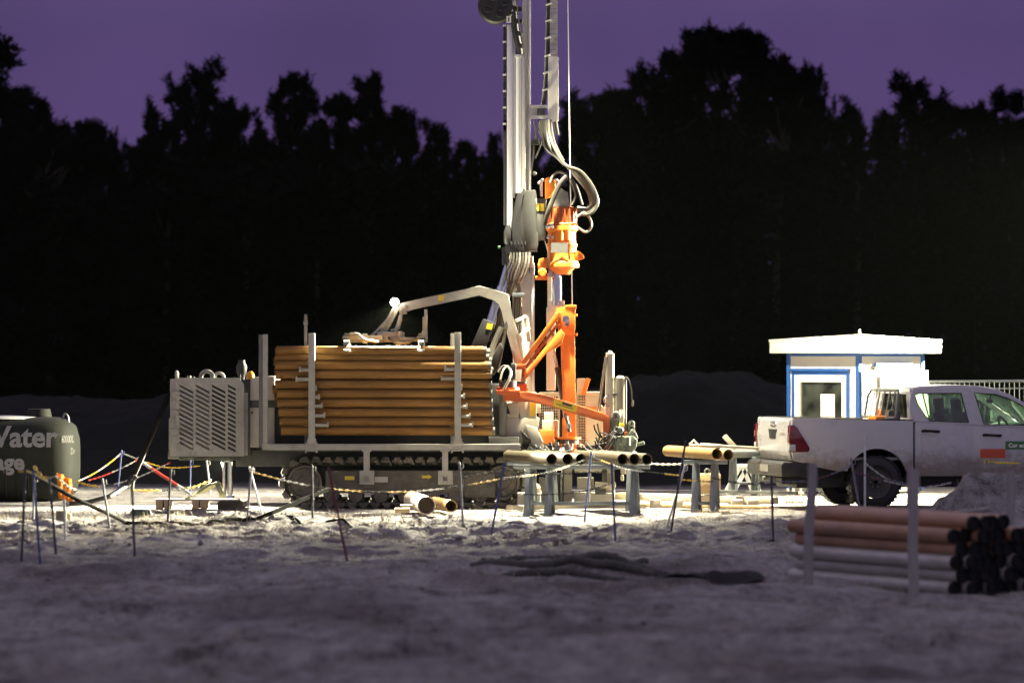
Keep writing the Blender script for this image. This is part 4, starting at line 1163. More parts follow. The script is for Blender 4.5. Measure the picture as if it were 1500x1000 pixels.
# hoses and fittings crowding the drill floor
rc_ = random.Random(17)
for k in range(16):
    xa = rc_.uniform(752, 800) if k < 9 else rc_.uniform(845, 880); ya_ = rc_.uniform(646, 656); xb = xa+rc_.uniform(14, 50); y_ = rc_.uniform(-1.15, -.85)
    def f(m): m.tube([R(xa, ya_, y_), R(xa+3, ya_+5, y_-.05), R((xa+xb)/2, 664+rc_.uniform(-5, 3), y_-.1), R(xb-3, 660, y_-.05), R(xb, rc_.uniform(650, 659), y_+.1)], rc_.uniform(.011, .02), 6, True, 5)
    part('hydraulic_hose', 'black' if k % 4 else 'hose', f)
for k in range(9):
    px = 762+14*k+rc_.uniform(-4, 4); py = rc_.uniform(655, 662)
    def f(m): rbox(m, px-3.5, py-5, px+3.5, py+5, -1.0, -.85, .012); m.cyl(R(px, py-5, -.92), R(px, py-9, -.92), .02, None, 8)
    part('hose_coupling', ['dark', 'midgrey', 'steel'][k % 3], f)

# --- power tong unit at the arm's end
yt = -.9
def f(m):
    m.cyl(R(893.5, 628, yt), R(893.5, 518, yt), .062, None, 18); m.cyl(R(888, 615, yt-.03), R(890, 516, yt-.02), .025, None, 10); m.cyl(R(893.5, 518, yt), R(893.5, 513.5, yt), .04, .02, 12)
    rbox(m, 888.5, 517, 899.5, 520, yt-.06, yt+.06, .006)
tt = part('hoist_tube', 'cream', f)
def f(m):
    m.cyl(R(878, 602, yt-.08), R(889, 523, yt-.06), .012, None, 8); m.cyl(R(875, 605, yt-.02), R(887, 522, yt-.02), .012, None, 8); m.tube([R(888, 526, yt), R(884, 536, yt-.02)], .006, 5)
    m.tube([R(891, 578, yt-.06), R(885, 584, yt-.1), R(886, 590, yt-.1), R(892, 595, yt-.07)], .012, 6, True, 5)
part('hydraulic_hose', 'hosepale', f, tt)
def f(m):
    m.cyl(R(908.5, 612, yt), R(908.5, 553, yt), .07, None, 20)
    m.lathe(R(908.5, 553, yt), (0, 0, 1), [(0, .07), (.02, .05), (.03, .02)], 20)
part('filter_tube', 'clear', f)
def f(m):
    m.cyl(R(910.5, 640, yt), R(910.5, 556, yt), .014, None, 8); m.cyl(R(916, 640, yt), R(916, 552, yt), .02, None, 8); rbox(m, 895, 576, 912, 579, yt-.05, yt+.05, .006)
    for py in (566, 585, 600): rbox(m, 907, py, 914, py+5, yt-.04, yt+.02, .005)
part('tube_fittings', 'midgrey', f)
def f(m): m.tube([R(916, 552, yt), R(921, 556, yt), R(925, 570, yt), R(926, 583, yt), R(927, 588, yt)], .012, 6, True, 5).bar(R(927, 586, yt), R(926.5, 595, yt), .035, .03, .008)
part('hanging_cable', 'hosepale', f)
def f(m): rbox(m, 907, 600, 914, 620, yt-.09, yt-.03, .006)
part('warning_label', 'woodpale', f)
def f(m): rbox(m, 906.5, 620, 914.5, 629, yt-.1, yt-.03, .006)
part('warning_label', 'decal', f)
def f(m):
    p = [(898, 640), (928, 638), (934, 644), (932, 656), (924, 666), (902, 666), (896, 655)]; m.prism(RP(p, yt-.2), (0, .5, 0), .03)
    m.bar(R(930, 652, yt), R(944, 648, yt), .08, .05, .01); m.bar(R(908, 650, yt-.22), R(924, 668, yt-.22), .04, .03, .006)
    p = [(920, 636), (926, 628), (932, 634), (935, 642), (922, 640)]; m.prism(RP(p, yt-.15), (0, .3, 0), .012); rbox(m, 894, 605, 905, 632, yt-.1, yt+.1, .02)
    m.torus(R(925, 620, yt), (0, 1, 0), .035, .016, 14, 8); m.bar(R(921, 638, yt), R(922, 620, yt), .05, .04, .01); m.bar(R(929, 636, yt), R(928, 622, yt), .04, .03, .008)
    m.cyl(R(918, 640, yt-.25), R(918, 652, yt-.25), .06, None, 14); m.cyl(R(903, 645, yt-.24), R(903, 662, yt-.24), .03, None, 12)
tg = part('power_tong', 'greengrey', f)
def f(m):
    m.torus(R(902.5, 609, yt-.12), (.3, 1, 0), .05, .022, 18, 8); m.torus(R(908, 630, yt-.18), (.2, 1, 0), .035, .02, 18, 8); m.cyl(R(908, 630, yt-.22), R(908, 630, yt-.1), .02, None, 10)
part('shackle', 'steel', f, tg)
def f(m): p = [(885, 645), (897, 645), (897, 663), (884, 663)]; m.prism(RP(p, yt-.12), (0, .3, 0), .01); rbox(m, 915, 632, 919, 638, yt-.12, yt-.05, .004)
part('tong_bracket', 'orangered', f, tg)
random.seed(9)
for k in range(10):
    a_ = (870+random.uniform(0, 14), 640+random.uniform(0, 18)); b_ = (898+random.uniform(0, 10), 622+random.uniform(0, 24)); mid = ((a_[0]+b_[0])/2+random.uniform(-6, 6), max(a_[1], b_[1])+random.uniform(-8, 8))
    y_ = yt-.15-.02*k
    def f(m): m.tube([R(*a_, y_), R(a_[0]+4, a_[1]+6, y_), R(*mid, y_-.05), R(b_[0]-4, b_[1]+3, y_), R(*b_, y_)], .012, 6, True, 5)
    part('hydraulic_hose', 'black', f, tg)
def f(m): m.tube([R(870, 622, yt-.1), R(872, 630, yt-.12), R(880, 640, yt-.12), R(892, 640, yt-.1), R(903, 628, yt-.1)], .012, 6, True, 5).tube([R(875, 620, yt-.1), R(878, 634, yt-.12), R(884, 642, yt-.12)], .012, 6, True, 5)
part('hydraulic_hose', 'black', f, tg)
def f(m): rbox(m, 858, 652, 874, 664, -.95, -.75, .02); m.sphere(R(868, 658, -.95), .05); m.sphere(R(876, 655, -.9), .05)
part('hose_manifold', 'dark', f)
# lower front frame with clamp
def f(m):
    rbox(m, 778, 664, 935, 672, -.55, .6, .01); rbox(m, 826, 686, 838, 738, .1, .3, .01); rbox(m, 842, 683, 894, 692, -.1, .3, .01); rbox(m, 846, 700, 870, 716, .0, .4, .01); rbox(m, 872, 706, 902, 714, -.1, .2, .01)
    rbox(m, 888, 684, 900, 730, .0, .25, .01); m.torus(R(886, 722, .05), (0, 1, 0), .1, .05, 20, 8); rbox(m, 842, 722, 900, 738, -.1, .5, .01); rbox(m, 790, 700, 806, 738, .1, .6, .01)
    for k in range(3): rbox(m, 910, 676+10*k, 920-3*k, 684+10*k, -.1, .2, .008)
part('front_clamp_frame', 'cream', f)
def f(m): rbox(m, 882, 680, 889, 706, -.15, -.05, .01); rbox(m, 797, 694, 822, 736, .3, .8, .01); rbox(m, 872, 716, 888, 724, -.12, -.1, .01)
part('clamp_shoe', 'dark', f)
def f(m): m.cyl(R(810, 740, .1), R(810, 668, .1), .03, None, 14); m.cyl(R(864, 735, -.1), R(864, 690, -.1), .025, None, 12)
part('clamp_ram', 'chrome', f)
# lamps high on the mast
def flood(name_loc, d):
    def f(m):
        dd = Vector(d).normalized(); m.box(name_loc, (.26, .10, .2), dd.to_track_quat('Y', 'Z').to_matrix(), .02)
    o = part('floodlight', 'dark', f)
    def f(m):
        dd = Vector(d).normalized(); m.box(Vector(name_loc)+dd*.053, (.22, .006, .16), dd.to_track_quat('Y', 'Z').to_matrix())
    part('flood_lens', 'lampdim', f, o)

# --- casing pipes lying in the rack: each a thing of its own
ROWS = [(513, 405, 712, 0), (523.5, 403.5, 716, .03), (535, 404, 719, -.03), (549, 404, 720, -.04), (562.5, 403, 720, -.04), (576.3, 406, 720.5, -.04), (590, 406.5, 721, -.04), (603.8, 408, 721.5, -.04), (617.3, 410, 722.5, -.04), (631, 412, 724.5, -.04)]
WORD = ['top', 'second', 'third', 'fourth', 'fifth', 'sixth', 'seventh', 'eighth', 'ninth', 'bottom']
def casing(p0, p1, r, mat, label, group, coupling='mud', name='casing_pipe', cat='steel pipe', wall=.010):
    """hollow pipe from p0 to p1 (world) with a coupling ring"""
    p0 = Vector(p0); p1 = Vector(p1); d = (p1-p0); c = (p0+p1)/2
    t = thing(name, label, cat, c, 0, group)
    m = MB(); m.pipe(p0-c, p1-c, r, r-wall, 26); m.build('pipe_body', mat, t, 50)
    if coupling:
        u = d.normalized(); m = MB(); m.pipe(p1-c+u*.0015, p1-c+u*.045, r*(.93 if coupling == 'mud' else .985), r-wall-.002, 26, .02); m.build('end_ring', coupling, t, 50)  # threaded end on rack pipes, shade-black ring on the foreground stack
    return t
rr_ = random.Random(5)
for i, (py, x0, x1, dy) in enumerate(ROWS):
    y = -1.3+dy+.06; py += rr_.uniform(-.3, .3)
    a_ = W(x0, py, YR+y); b_ = W(x1-4, py+rr_.uniform(-.3, .3), YR+y)
    casing(a_, b_, .0625, 'rust', ('rust brown pipe in the rig rack, %s of the front layer' % ['uppermost', 'second from the top', 'third from the top', 'fourth from the top', 'fifth from the top', 'sixth from the top', 'fourth from the bottom', 'third from the bottom', 'second from the bottom', 'lowest'][i]), 'casing pipes in the rack')
for i, (py, x0, x1, dy) in enumerate(((516, 403, 713, .15), (529, 401, 716, .15), (543, 402, 718, .12), (570, 399.5, 716, .11), (583, 402, 716, .11))):
    y = -1.3+dy+.06
    casing(W(x0, py, YR+y), W(x1, py, YR+y), .0625, 'rust', 'rear layer pipe in the rig rack, %s of the five left ends peeping out' % ['uppermost', 'second', 'third', 'fourth', 'lowest'][i], 'casing pipes in the rack')
# ---------------------------------------------------------------- pickup truck (local: u forward, -y is the side facing the camera)
HA = math.radians(12.7)
tk_ = thing('pickup_truck', 'white double cab pickup with barred load bed parked in front of the site cabin', 'pickup truck', (3.767, 59.158, 0.0), HA)
def arch(c, zc, r, z0, n=18):
    a0 = math.asin((z0-zc)/r); return [(c+r*math.cos(a), zc+r*math.sin(a)) for a in np.linspace(a0, math.pi-a0, n)]
def P3(pts, y): return [(u, y, z) for u, z in pts]
def tp(name, mat, fn, parent=None, ang=35):
    mb = MB(); fn(mb); return mb.build(name, mat, parent or tk_, ang)
bedo = [(.06, .70), (.02, .85), (.012, 1.05), (.03, 1.285), (.05, 1.30), (1.835, 1.262), (1.835, .50)]
bedp = bedo+[(1.80, .50)]+[p for p in arch(1.285, .40, .475, .55)]+[(.70, .55), (.35, .62)]
def f(m):
    m.prism(P3(bedp, -.885), (0, .085, 0), .012); m.prism(P3(bedp, .80), (0, .085, 0), .012)
    m.bx(.05, 1.83, -.80, .80, .70, .74); m.bx(1.79, 1.83, -.80, .80, .74, 1.26, .006)
bed = tp('cargo_bed', 'truck', f)
def f(m):
    m.bx(.02, 1.82, -.887, -.80, 1.30, 1.306) if False else m.prism(P3([(.05, 1.303), (1.835, 1.265), (1.835, 1.277), (.05, 1.315)], -.88), (0, .07, 0), .004)
    m.prism(P3([(.05, 1.303), (1.835, 1.265), (1.835, 1.277), (.05, 1.315)], .81), (0, .07, 0), .004)
tp('rail_cap', 'blackpl', f, bed)
def f(m):   # arch lips
    for c, s in ((1.285, -.888),):
        pts = [(u, s, z) for u, z in arch(c, .40, .478, .55)]; m.tube(pts, .014, 6)
tp('arch_lip', 'truck', f, bed)
lower = [(1.86, .46), (1.86, 1.262), (2.4, 1.242), (2.9, 1.198), (3.9, 1.145), (4.25, 1.10), (4.8, 1.06), (5.12, 1.0), (5.24, .90), (5.30, .72), (5.28, .45), (5.1, .38)]
arf = arch(4.36, .40, .47, .46)
lowp = lower+[(4.9, .40)]+arf+[(3.8, .46)]
def f(m): m.prism(P3(lowp, -.875), (0, 1.75, 0), .045)
cab = tp('cab_body', 'truck', f)
def f(m):
    m.bx(.2, 5.0, -.52, .52, .30, .69, .02); m.bx(.75, 1.83, -.50, .50, .40, .70, .01); m.bx(3.75, 4.95, -.5, .5, .3, .9, .02)
    m.cyl((1.285, -.7, .385), (1.285, .7, .385), .06); m.sphere((1.285, .05, .38), .16); m.bx(.25, .5, -.4, .4, .32, .5, .05)
tp('chassis', 'black', f)
def lean(me, base=-.868, k=.30, z0=1.2):
    for v in me.vertices:
        u, z, t = v.co.x, v.co.y, v.co.z
        v.co = Vector((u, base+max(0, z-z0)*k-t, z))
    return me
w_rear = [(1.90, 1.63), (1.95, 1.648), (2.60, 1.655), (2.675, 1.232), (2.10, 1.255), (2.03, 1.33), (1.93, 1.50)]
w_frnt = [(2.80, 1.655), (3.12, 1.638), (3.30, 1.58), (3.47, 1.495), (3.93, 1.18), (2.895, 1.206)]
go = [(1.815, 1.255), (1.80, 1.45), (1.83, 1.62), (1.88, 1.705), (1.96, 1.735), (2.9, 1.752), (3.15, 1.71), (3.35, 1.625), (3.6, 1.49), (4.15, 1.125), (2.9, 1.19)]
gm = cut_mesh(go, [w_rear, w_frnt], .036, .004)
gl = lean(gm.copy())
def f(m):
    m.add_mesh(gl, Matrix.Identity(4)); m.add_mesh(gl, Matrix.Diagonal((1, -1, 1, 1)))
    up = [(1.875, 1.70), (1.90, 1.735), (2.0, 1.757), (2.4, 1.772), (2.85, 1.765), (3.1, 1.728), (3.30, 1.655)]
    lo = [(3.27, 1.625), (3.05, 1.69), (2.8, 1.72), (2.0, 1.715), (1.93, 1.70)]
    m.prism(P3(up+lo, -.70), (0, 1.40, 0), .022)
tp('cab_roof', 'truck', f, cab, 45)
bw = cut_mesh([(-.86, 1.24), (.86, 1.24), (.72, 1.72), (-.72, 1.72)], [[(-.62, 1.30), (.62, 1.30), (.56, 1.64), (-.56, 1.64)]], .03, .003)
def f(m):
    m4 = Matrix(((0, 0, -1, 1.85), (1, 0, 0, 0), (0, 1, 0, 0), (0, 0, 0, 1))); m.add_mesh(bw, m4)
tp('cab_back', 'truck', f, cab)
def f(m): m.bx(1.852, 1.858, -.61, .61, 1.30, 1.64)
tp('rear_window', 'glass', f, cab)
def winmesh(poly):
    me = cut_mesh(poly, [], .005); return lean(me, -.858)
def off(poly, d):
    cx = sum(p[0] for p in poly)/len(poly); cz = sum(p[1] for p in poly)/len(poly); return [(p[0]+(p[0]-cx)*d, p[1]+(p[1]-cz)*d) for p in poly]
for nm, wp in (('rear', w_rear), ('front', w_frnt)):
    wm = winmesh(off(wp, .03))
    for s in (1, -1):
        def f(m): m.add_mesh(wm, Matrix.Diagonal((1, s, 1, 1)))
        tp('side_window', 'glass', f, cab)
def f(m):   # black division bar and window seals, seen as thin dark lines
    for s in (1, -1):
        for poly in (w_rear, w_frnt):
            pts = [(u, s*(-.872+max(0, z-1.2)*.30-.016+.0), z) for u, z in poly]
            m.tube(pts+[pts[0]], .0075, 5)
        m.tube([(2.085, s*-.873, 1.26), (2.02, s*-.755, 1.645)], .011, 6)
tp('window_seal', 'blackpl', f, cab)
def f(m): m.prism([(3.29, -.66, 1.655), (4.17, -.74, 1.125), (4.175, -.74, 1.13), (3.295, -.66, 1.66)], (0, 1.36, 0))
tp('windscreen', 'glass', f, cab)
rdoor = [(1.95, 1.225), (2.70, 1.188), (2.725, .95), (2.74, .53), (2.12, .53), (2.0, .70), (1.95, .95)]
fdoor = [(2.735, 1.186), (3.82, 1.125), (3.86, .8), (3.80, .53), (2.755, .53), (2.74, .95)]
for poly, hp in ((rdoor, (1.965, 2.225, 1.115)), (fdoor, (2.885, 3.16, 1.052))):
    for s in (1, -1):
        def f(m):
            y = -.879*s; m.prism(P3(poly, y), (0, .012*s, 0), .0035)
        d = tp('door', 'truck', f)
        def f(m):
            y = -.905*s; m.tube([(hp[0], -.88*s, hp[2]), (hp[0]+.03, y, hp[2]+.004), (hp[0]+.13, y, hp[2]), (hp[1]-.03, y, hp[2]-.008), (hp[1], -.88*s, hp[2]-.008)], [.018, .02, .016, .02, .018], 8)
        tp('handle', 'blackpl', f, d)
        if s == 1 and poly is rdoor: rd = d
        if s == 1 and poly is fdoor: fd = d
def f(m): m.bx(2.845, 3.225, -.884, -.8805, .722, .852)
tp('red_sticker', 'redsign', f, fd)
def f(m): m.bx(3.226, 3.80, -.884, -.8805, .845, .962)
gs = tp('green_sticker', 'greensign', f, fd)
def f(m): m.add_mesh(text_mesh('Cor ecoo', .085, .001, .002), Matrix.Translation((3.27, -.886, .875)) @ XZ)
tp('sticker_lettering', 'paper', f, gs)
def f(m):
    m.prism(P3([(2.97, .675), (3.44, .655), (3.44, .635), (3.1, .64)], -.8835), (0, .003, 0)); m.bx(2.90, 2.92, -.8835, -.8805, .64, .70); m.bx(2.96, 2.985, -.8835, -.8805, .65, .70)
tp('yellow_sticker', 'decal', f, fd)
# rear end
def f(m):
    m.prism(P3([(.045, .70), (.005, .82), (-.004, 1.05), (.012, 1.26), (.05, 1.298), (.075, 1.298), (.075, .70)], -.795), (0, 1.59, 0), .012)
tg_ = tp('tailgate', 'truck', f)
def f(m):
    m.prism([(-.008, -.21, 1.135), (-.008, .21, 1.135), (-.008, .15, 1.00), (-.008, -.15, 1.00)], (.012, 0, 0), .003)
tp('handle', 'blackpl', f, tg_)
def f(m): m.torus((.004, -.01, 1.215), (1, 0, 0), .035, .006, 24, 6) if False else m.tube([(.0, .15*math.cos(a)-.01, 1.215+.03*math.sin(a)) for a in np.linspace(0, 6.283, 25)], .006, 6)
tp('emblem', 'chrome', f, tg_)
def f(m):
    for k in range(4): m.bx(-.006, .0, -.62+.07*k, -.57+.07*k, 1.06, 1.095)
tp('badge', 'pipegrey', f, tg_)
def light(s):
    m = MB(); poly = [(-.012, 1.205), (.05, 1.21), (.10, 1.17), (.19, 1.03), (.285, .885), (.28, .84), (.255, .822), (-.012, .822), (-.02, 1.0)]
    m.prism(P3(poly, -.897*s), (0, .10*s, 0), .008); o = m.build('tail_light', 'taillight', tk_)
    m = MB(); m.bx(-.024, .075, -.902*s, -.81*s, .835, .935, .01); m.build('clear_lens', 'clearlens', o)
    m = MB(); m.bx(-.026, .06, -.900*s, -.83*s, 1.02, 1.10, .01); m.build('brake_lens', 'redpost', o)
    return o
light(1); light(-1)
def f(m):
    m.prism(P3([(-.13, .47), (-.14, .64), (-.10, .685), (.30, .685), (.32, .55), (.28, .47)], -.89), (0, 1.78, 0), .03)
    m.bx(-.05, .25, -.6, .6, .36, .46, .03)
bmp = tp('rear_bumper', 'black', f)
def f(m):
    for c, zc in ((1.285, .40), (4.36, .40)):
        for sg in (-1, 1):
            pts = [(c+.50*math.cos(a), zc+.50*math.sin(a)) for a in np.linspace(.1, math.pi-.1, 16)]+[(c+.53*math.cos(a), zc+.53*math.sin(a)) for a in np.linspace(math.pi-.1, .1, 16)]
            m.prism(P3(pts, sg*.45), (0, sg*.34, 0)); m.bx(c-.5, c+.5, sg*.44, sg*.45, .42, .92)
tp('arch_liner', 'blackpl', f)
def f(m): m.bx(-.147, -.138, -.26, .26, .53, .63); m.cyl((-.15, 0, .43), (-.08, 0, .43), .03)
tp('plate_holder', 'midgrey', f, bmp)
def wheel(u, s):
    c = Vector((u, -.74*s, .385)); m = MB(); ax = Vector((0, s, 0))
    m.lathe(c-ax*.13, ax, [(0, .24), (.0, .33), (.03, .372), (.23, .372), (.26, .33), (.26, .24)], 36, False)
    for k in range(34):
        a = k*2*math.pi/34; d = Vector((math.cos(a), 0, math.sin(a)))
        for q, w in ((-.085, .08), (.015, .09), (.1, .06)):
            m.box(c+d*.373+ax*q+Vector((math.cos(a+1.57), 0, math.sin(a+1.57)))*(.02*(1 if q > 0 else -1)), (.022, w, .045), Matrix.Rotation(-a, 3, 'Y'))
    m2 = MB(); w = thing_part = m.build('wheel', 'black', tk_)
    m2.lathe(c-ax*.10, ax, [(0, .03), (0, .05), (.03, .06), (.04, .10), (.02, .2), (-.005, .22), (-.01, .235), (.03, .225), (.2, .225)], 32, False)
    m2.build('rim', 'dark', w)
    m3 = MB()
    for k in range(6):
        a = k*math.pi/3; m3.cyl(c-ax*.085+Vector((math.cos(a)*.07, 0, math.sin(a)*.07)), c-ax*.06+Vector((math.cos(a)*.07, 0, math.sin(a)*.07)), .012, None, 8)
    m3.build('wheel_nut', 'steel', w)
for u in (1.285, 4.36):
    wheel(u, 1); wheel(u, -1)
def f(m):
    h = [(1.62, -.74, 1.29), (1.66, -.70, 1.60), (1.70, -.64, 1.695), (1.70, .64, 1.695), (1.66, .70, 1.60), (1.62, .74, 1.29)]
    m.tube(h, .022, 8)
    for y in (-.48, -.24, 0, .24, .48): m.cyl((1.62, y, 1.28), (1.70, y, 1.695), .013, None, 8)
    m.cyl((1.60, -.78, 1.30), (1.60, .78, 1.30), .022, None, 8); m.cyl((1.62, -.76, 1.29), (1.40, -.78, 1.28), .018, None, 8)
tp('headboard_bars', 'midgrey', f)
def seat(u, y, z0, zt, w):
    m = MB(); m.bx(u-.25, u+.25, y-w/2, y+w/2, z0, z0+.18, .05); m.bar((u-.25, y, z0+.1), (u-.38, y, zt-.2), w*.95, .12, .04); m.bar((u-.385, y, zt-.2), (u-.42, y, zt), .27, .09, .035)
    m.build('seat', 'interior', tk_)
for y in (-.38, .38): seat(3.05, y, .85, 1.57, .5); seat(2.42, y, .90, 1.50, .55)
def f(m): m.prism(P3([(3.55, 1.0), (3.5, 1.18), (3.75, 1.22), (4.05, 1.15), (4.1, .9)], -.72), (0, 1.44, 0), .03)
tp('dashboard', 'dash', f)
def f(m): m.torus((3.40, -.37, 1.15), (1, 0, .5), .18, .016, 24, 8); m.cyl((3.40, -.37, 1.15), (3.6, -.37, 1.05), .03)
tp('steering_wheel', 'blackpl', f)
def f(m): m.bx(3.28, 3.31, -.12, .12, 1.50, 1.56, .012); m.cyl((3.3, 0, 1.56), (3.32, 0, 1.63), .01)
tp('rear_view_mirror', 'blackpl', f)
def f(m):
    for s in (1, -1):
        m.bar((3.72, -.90*s, 1.22), (3.76, -1.05*s, 1.25), .05, .05, .01); m.box((3.74, -1.02*s, 1.30), (.09, .22, .2), None, .04)
tp('wing_mirror', 'truck', f)
def f(m):
    m.bx(5.27, 5.31, -.5, .5, .62, .86, .02); m.bx(5.2, 5.36, -.85, .85, .38, .56, .05)
tp('grille', 'blackpl', f)
for s in (1, -1):
    def f(m): m.prism(P3([(4.95, .92), (5.20, .88), (5.27, .76), (5.1, .74), (4.95, .80)], -.885*s), (0, .3*s, 0), .015)
    tp('headlight', 'clearlens', f)
jb = thing('jerrycan', 'small orange and brown can behind the bars in the pickup bed', 'can', (0, 0, 0))
jb.location = tk_.matrix_basis @ Vector((1.38, -.15, .745)); jb.rotation_euler = (0, 0, HA)
Mtk = Matrix.Translation(tk_.location) @ Matrix.Rotation(HA, 4, 'Z')
jb.location = Mtk @ Vector((1.56, -.15, .745))
m = MB(); m.bx(-.12, .12, -.2, .2, 0, .58, .04); m.torus((0, 0, .60), (1, 0, 0), .07, .015, 16, 6); m.build('can_body', 'orange', jb)
m = MB(); m.bx(.02, .20, -.38, -.21, .0, .66, .02); m.build('can_side_pack', 'beamdark', jb)

# ---------------------------------------------------------------- site cabin
AL = math.radians(47); CW = 1.55
cb = thing('site_cabin', 'small white site cabin with blue corner trim, flat overhanging roof and a window', 'cabin', (5.42, 64.0, 0.02), 0)
Lx = Vector((-math.cos(AL), math.sin(AL), 0)); Rx = Vector((math.sin(AL), math.cos(AL), 0))
# local frame for the left face: +x runs right along the face towards the near corner
Mleft = Matrix(((math.cos(AL), math.sin(AL), 0, 0), (-math.sin(AL), math.cos(AL), 0, 0), (0, 0, 1, 0), (0, 0, 0, 1)))
Mleft = Matrix.Translation(Lx*CW) @ Matrix(((-Lx.x, Rx.x, 0, 0), (-Lx.y, Rx.y, 0, 0), (0, 0, 1, 0), (0, 0, 0, 1)))
Mright = Matrix(((Rx.x, Lx.x, 0, 0), (Rx.y, Lx.y, 0, 0), (0, 0, 1, 0), (0, 0, 0, 1)))
def cpart(name, mat, fn, M4, parent=None):
    mb = MB(); fn(mb)
    for v in mb.bm.verts: v.co = M4 @ v.co
    return mb.build(name, mat, parent or cb)
T = .05; HT_ = 2.20
wl = (.17, 1.28, .95, 1.86)   # window opening on the left face
lwall = cut_mesh([(.075, .12), (CW-.075, .12), (CW-.075, HT_), (.075, HT_)], [[(wl[0], wl[2]), (wl[1], wl[2]), (wl[1], wl[3]), (wl[0], wl[3])]], T)
rwall = cut_mesh([(.075, .12), (CW-.075, .12), (CW-.075, HT_), (.075, HT_)], [[(.42, .95), (1.38, .95), (1.38, 1.78), (.42, 1.78)]], T)
def f(m): m.add_mesh(lwall, Matrix.Translation((0, .045, 0)) @ XZ)
cpart('wall', 'cabin', f, Mleft)
def f(m): m.add_mesh(rwall, Matrix.Translation((0, .045, 0)) @ XZ)
cpart('wall', 'cabin', f, Mright)
def f(m): m.bx(.08, CW-.08, CW-.07, CW-.02, .12, HT_)
cpart('wall', 'cabin', f, Mleft); cpart('wall', 'cabin', f, Mright)
def f(m): m.bx(.03, CW-.03, .03, CW-.03, .02, .12, .01)
cpart('floor', 'midgrey', f, Mleft)
for x, y in ((0, 0), (CW, 0), (0, CW), (CW, CW)):
    def f(m): m.bx(x-.075 if x else 0, x if x else .075, y-.075 if y else 0, y if y else .075, .05, HT_, .008)
    cpart('corner_post', 'blue', f, Mleft)
def f(m): m.bx(.076, CW-.076, .004, .07, HT_-.045, HT_+.0, .003)
cpart('eaves_trim', 'blue', f, Mleft); cpart('eaves_trim', 'blue', f, Mright)
OV = .19
def f(m): m.bx(-OV, CW+OV, -OV, CW+OV, HT_+.002, HT_+.29, .012)
def slope(o):   # roof rises towards the near corner
    Mi = Mleft.inverted()
    for v in o.data.vertices:
        q = Mi @ v.co
        if q.z > HT_+.15: v.co.z -= .085*((CW+OV-q.x)/(CW+2*OV)+(q.y+OV)/(CW+2*OV))
rf = cpart('roof', 'cabin', f, Mleft)
def f(m):
    m.bx(-OV-.008, CW+OV+.008, -OV-.008, -OV+.02, HT_+.262, HT_+.30, .004); m.bx(-OV-.008, CW+OV+.008, -OV-.006, -OV+.01, HT_+.10, HT_+.112, .002)
e1_ = cpart('roof_edge', 'cabin', f, Mright, rf)
def f(m): m.bx(-OV-.008, CW+OV+.008, -OV-.008, -OV+.02, HT_+.264, HT_+.302, .004)
e2_ = cpart('roof_edge', 'cabin', f, Mleft, rf)
for o_ in [rf]+list(rf.children): slope(o_)
def f(m): m.torus((CW+OV-.06, -OV+.06, HT_+.33), (1, .4, 0), .035, .012, 16, 8)
cpart('lifting_eye', 'steel', f, Mleft, rf)
def f(m):
    x0, x1, z0, z1 = wl
    for a in ((x0-.06, x1+.06, z1, z1+.055), (x0-.06, x0-.0, z0-.05, z1), (x1, x1+.06, z0-.05, z1)): m.bx(a[0], a[1], .0, .03, a[2], a[3], .004)
    m.bx(x0-.10, x1+.08, -.03, .02, z1+.056, z1+.10, .005)
wt = cpart('window_trim', 'blue', f, Mleft)
fr = cut_mesh([(wl[0]+.003, wl[2]+.003), (wl[1]-.003, wl[2]+.003), (wl[1]-.003, wl[3]-.003), (wl[0]+.003, wl[3]-.003)], [[(wl[0]+.12, wl[2]+.10), (wl[1]-.10, wl[2]+.10), (wl[1]-.10, wl[3]-.115), (wl[0]+.12, wl[3]-.115)]], .05, .006)
def f(m): m.add_mesh(fr, Matrix.Translation((0, .03, 0)) @ XZ)
wf = cpart('window_frame', 'cabin', f, Mleft)
def f(m): m.bx(wl[0]+.11, wl[1]-.09, .035, .041, wl[2]+.09, wl[3]-.10)
cpart('pane', 'winglass', f, Mleft, wf)
def f(m): m.bx(.72, 1.02, .020, .026, 1.08, 1.56)
cpart('paper_notice', 'paper', f, Mleft, wf)
def f(m):
    m.bx(.082, .40, .12, 1.35, 1.40, 1.44, .008); m.bx(.36, .385, .14, 1.33, .12, 1.40); m.bx(.10, .34, .42, .80, 1.44, 1.53, .01)
cpart('desk', 'woodpale', f, Mleft)
def f(m): m.bx(.386, .40, .26, .44, 1.20, 1.33, .004); m.bx(.386, .40, .66, .86, 1.16, 1.30, .004)
cpart('wall_socket', 'dark', f, Mleft)
def f(m):
    m.bx(.10, CW-.10, CW-.13, CW-.09, .2, HT_-.02); m.bx(.95, .99, CW-.2, CW-.14, .2, HT_-.02)
cpart('lining', 'greengrey', f, Mleft)
def f(m): m.bx(.4, 1.1, .14, .26, HT_-.06, HT_-.02, .01)
cpart('ceiling_lamp', 'cabinlamp', f, Mleft)
# right face: blue shutter rail, open white shutter and side panel
def f(m): m.bx(.37, 1.22, -.035, .02, 1.995, 2.045, .006)
cpart('shutter_rail', 'blue', f, Mright)
def f(m):
    m.bx(.36, 1.24, -.02, .018, 1.93, 1.993, .006)
    m.prism([(.40, -.05, 1.90), (.40, -.09, 1.93), (.40, -.16, .70), (.40, -.13, .70)], (1.13, 0, 0), .004)
    m.bx(.04, .38, -.06, -.02, .6, 1.94, .006)
cpart('shutter', 'cabin', f, Mright)
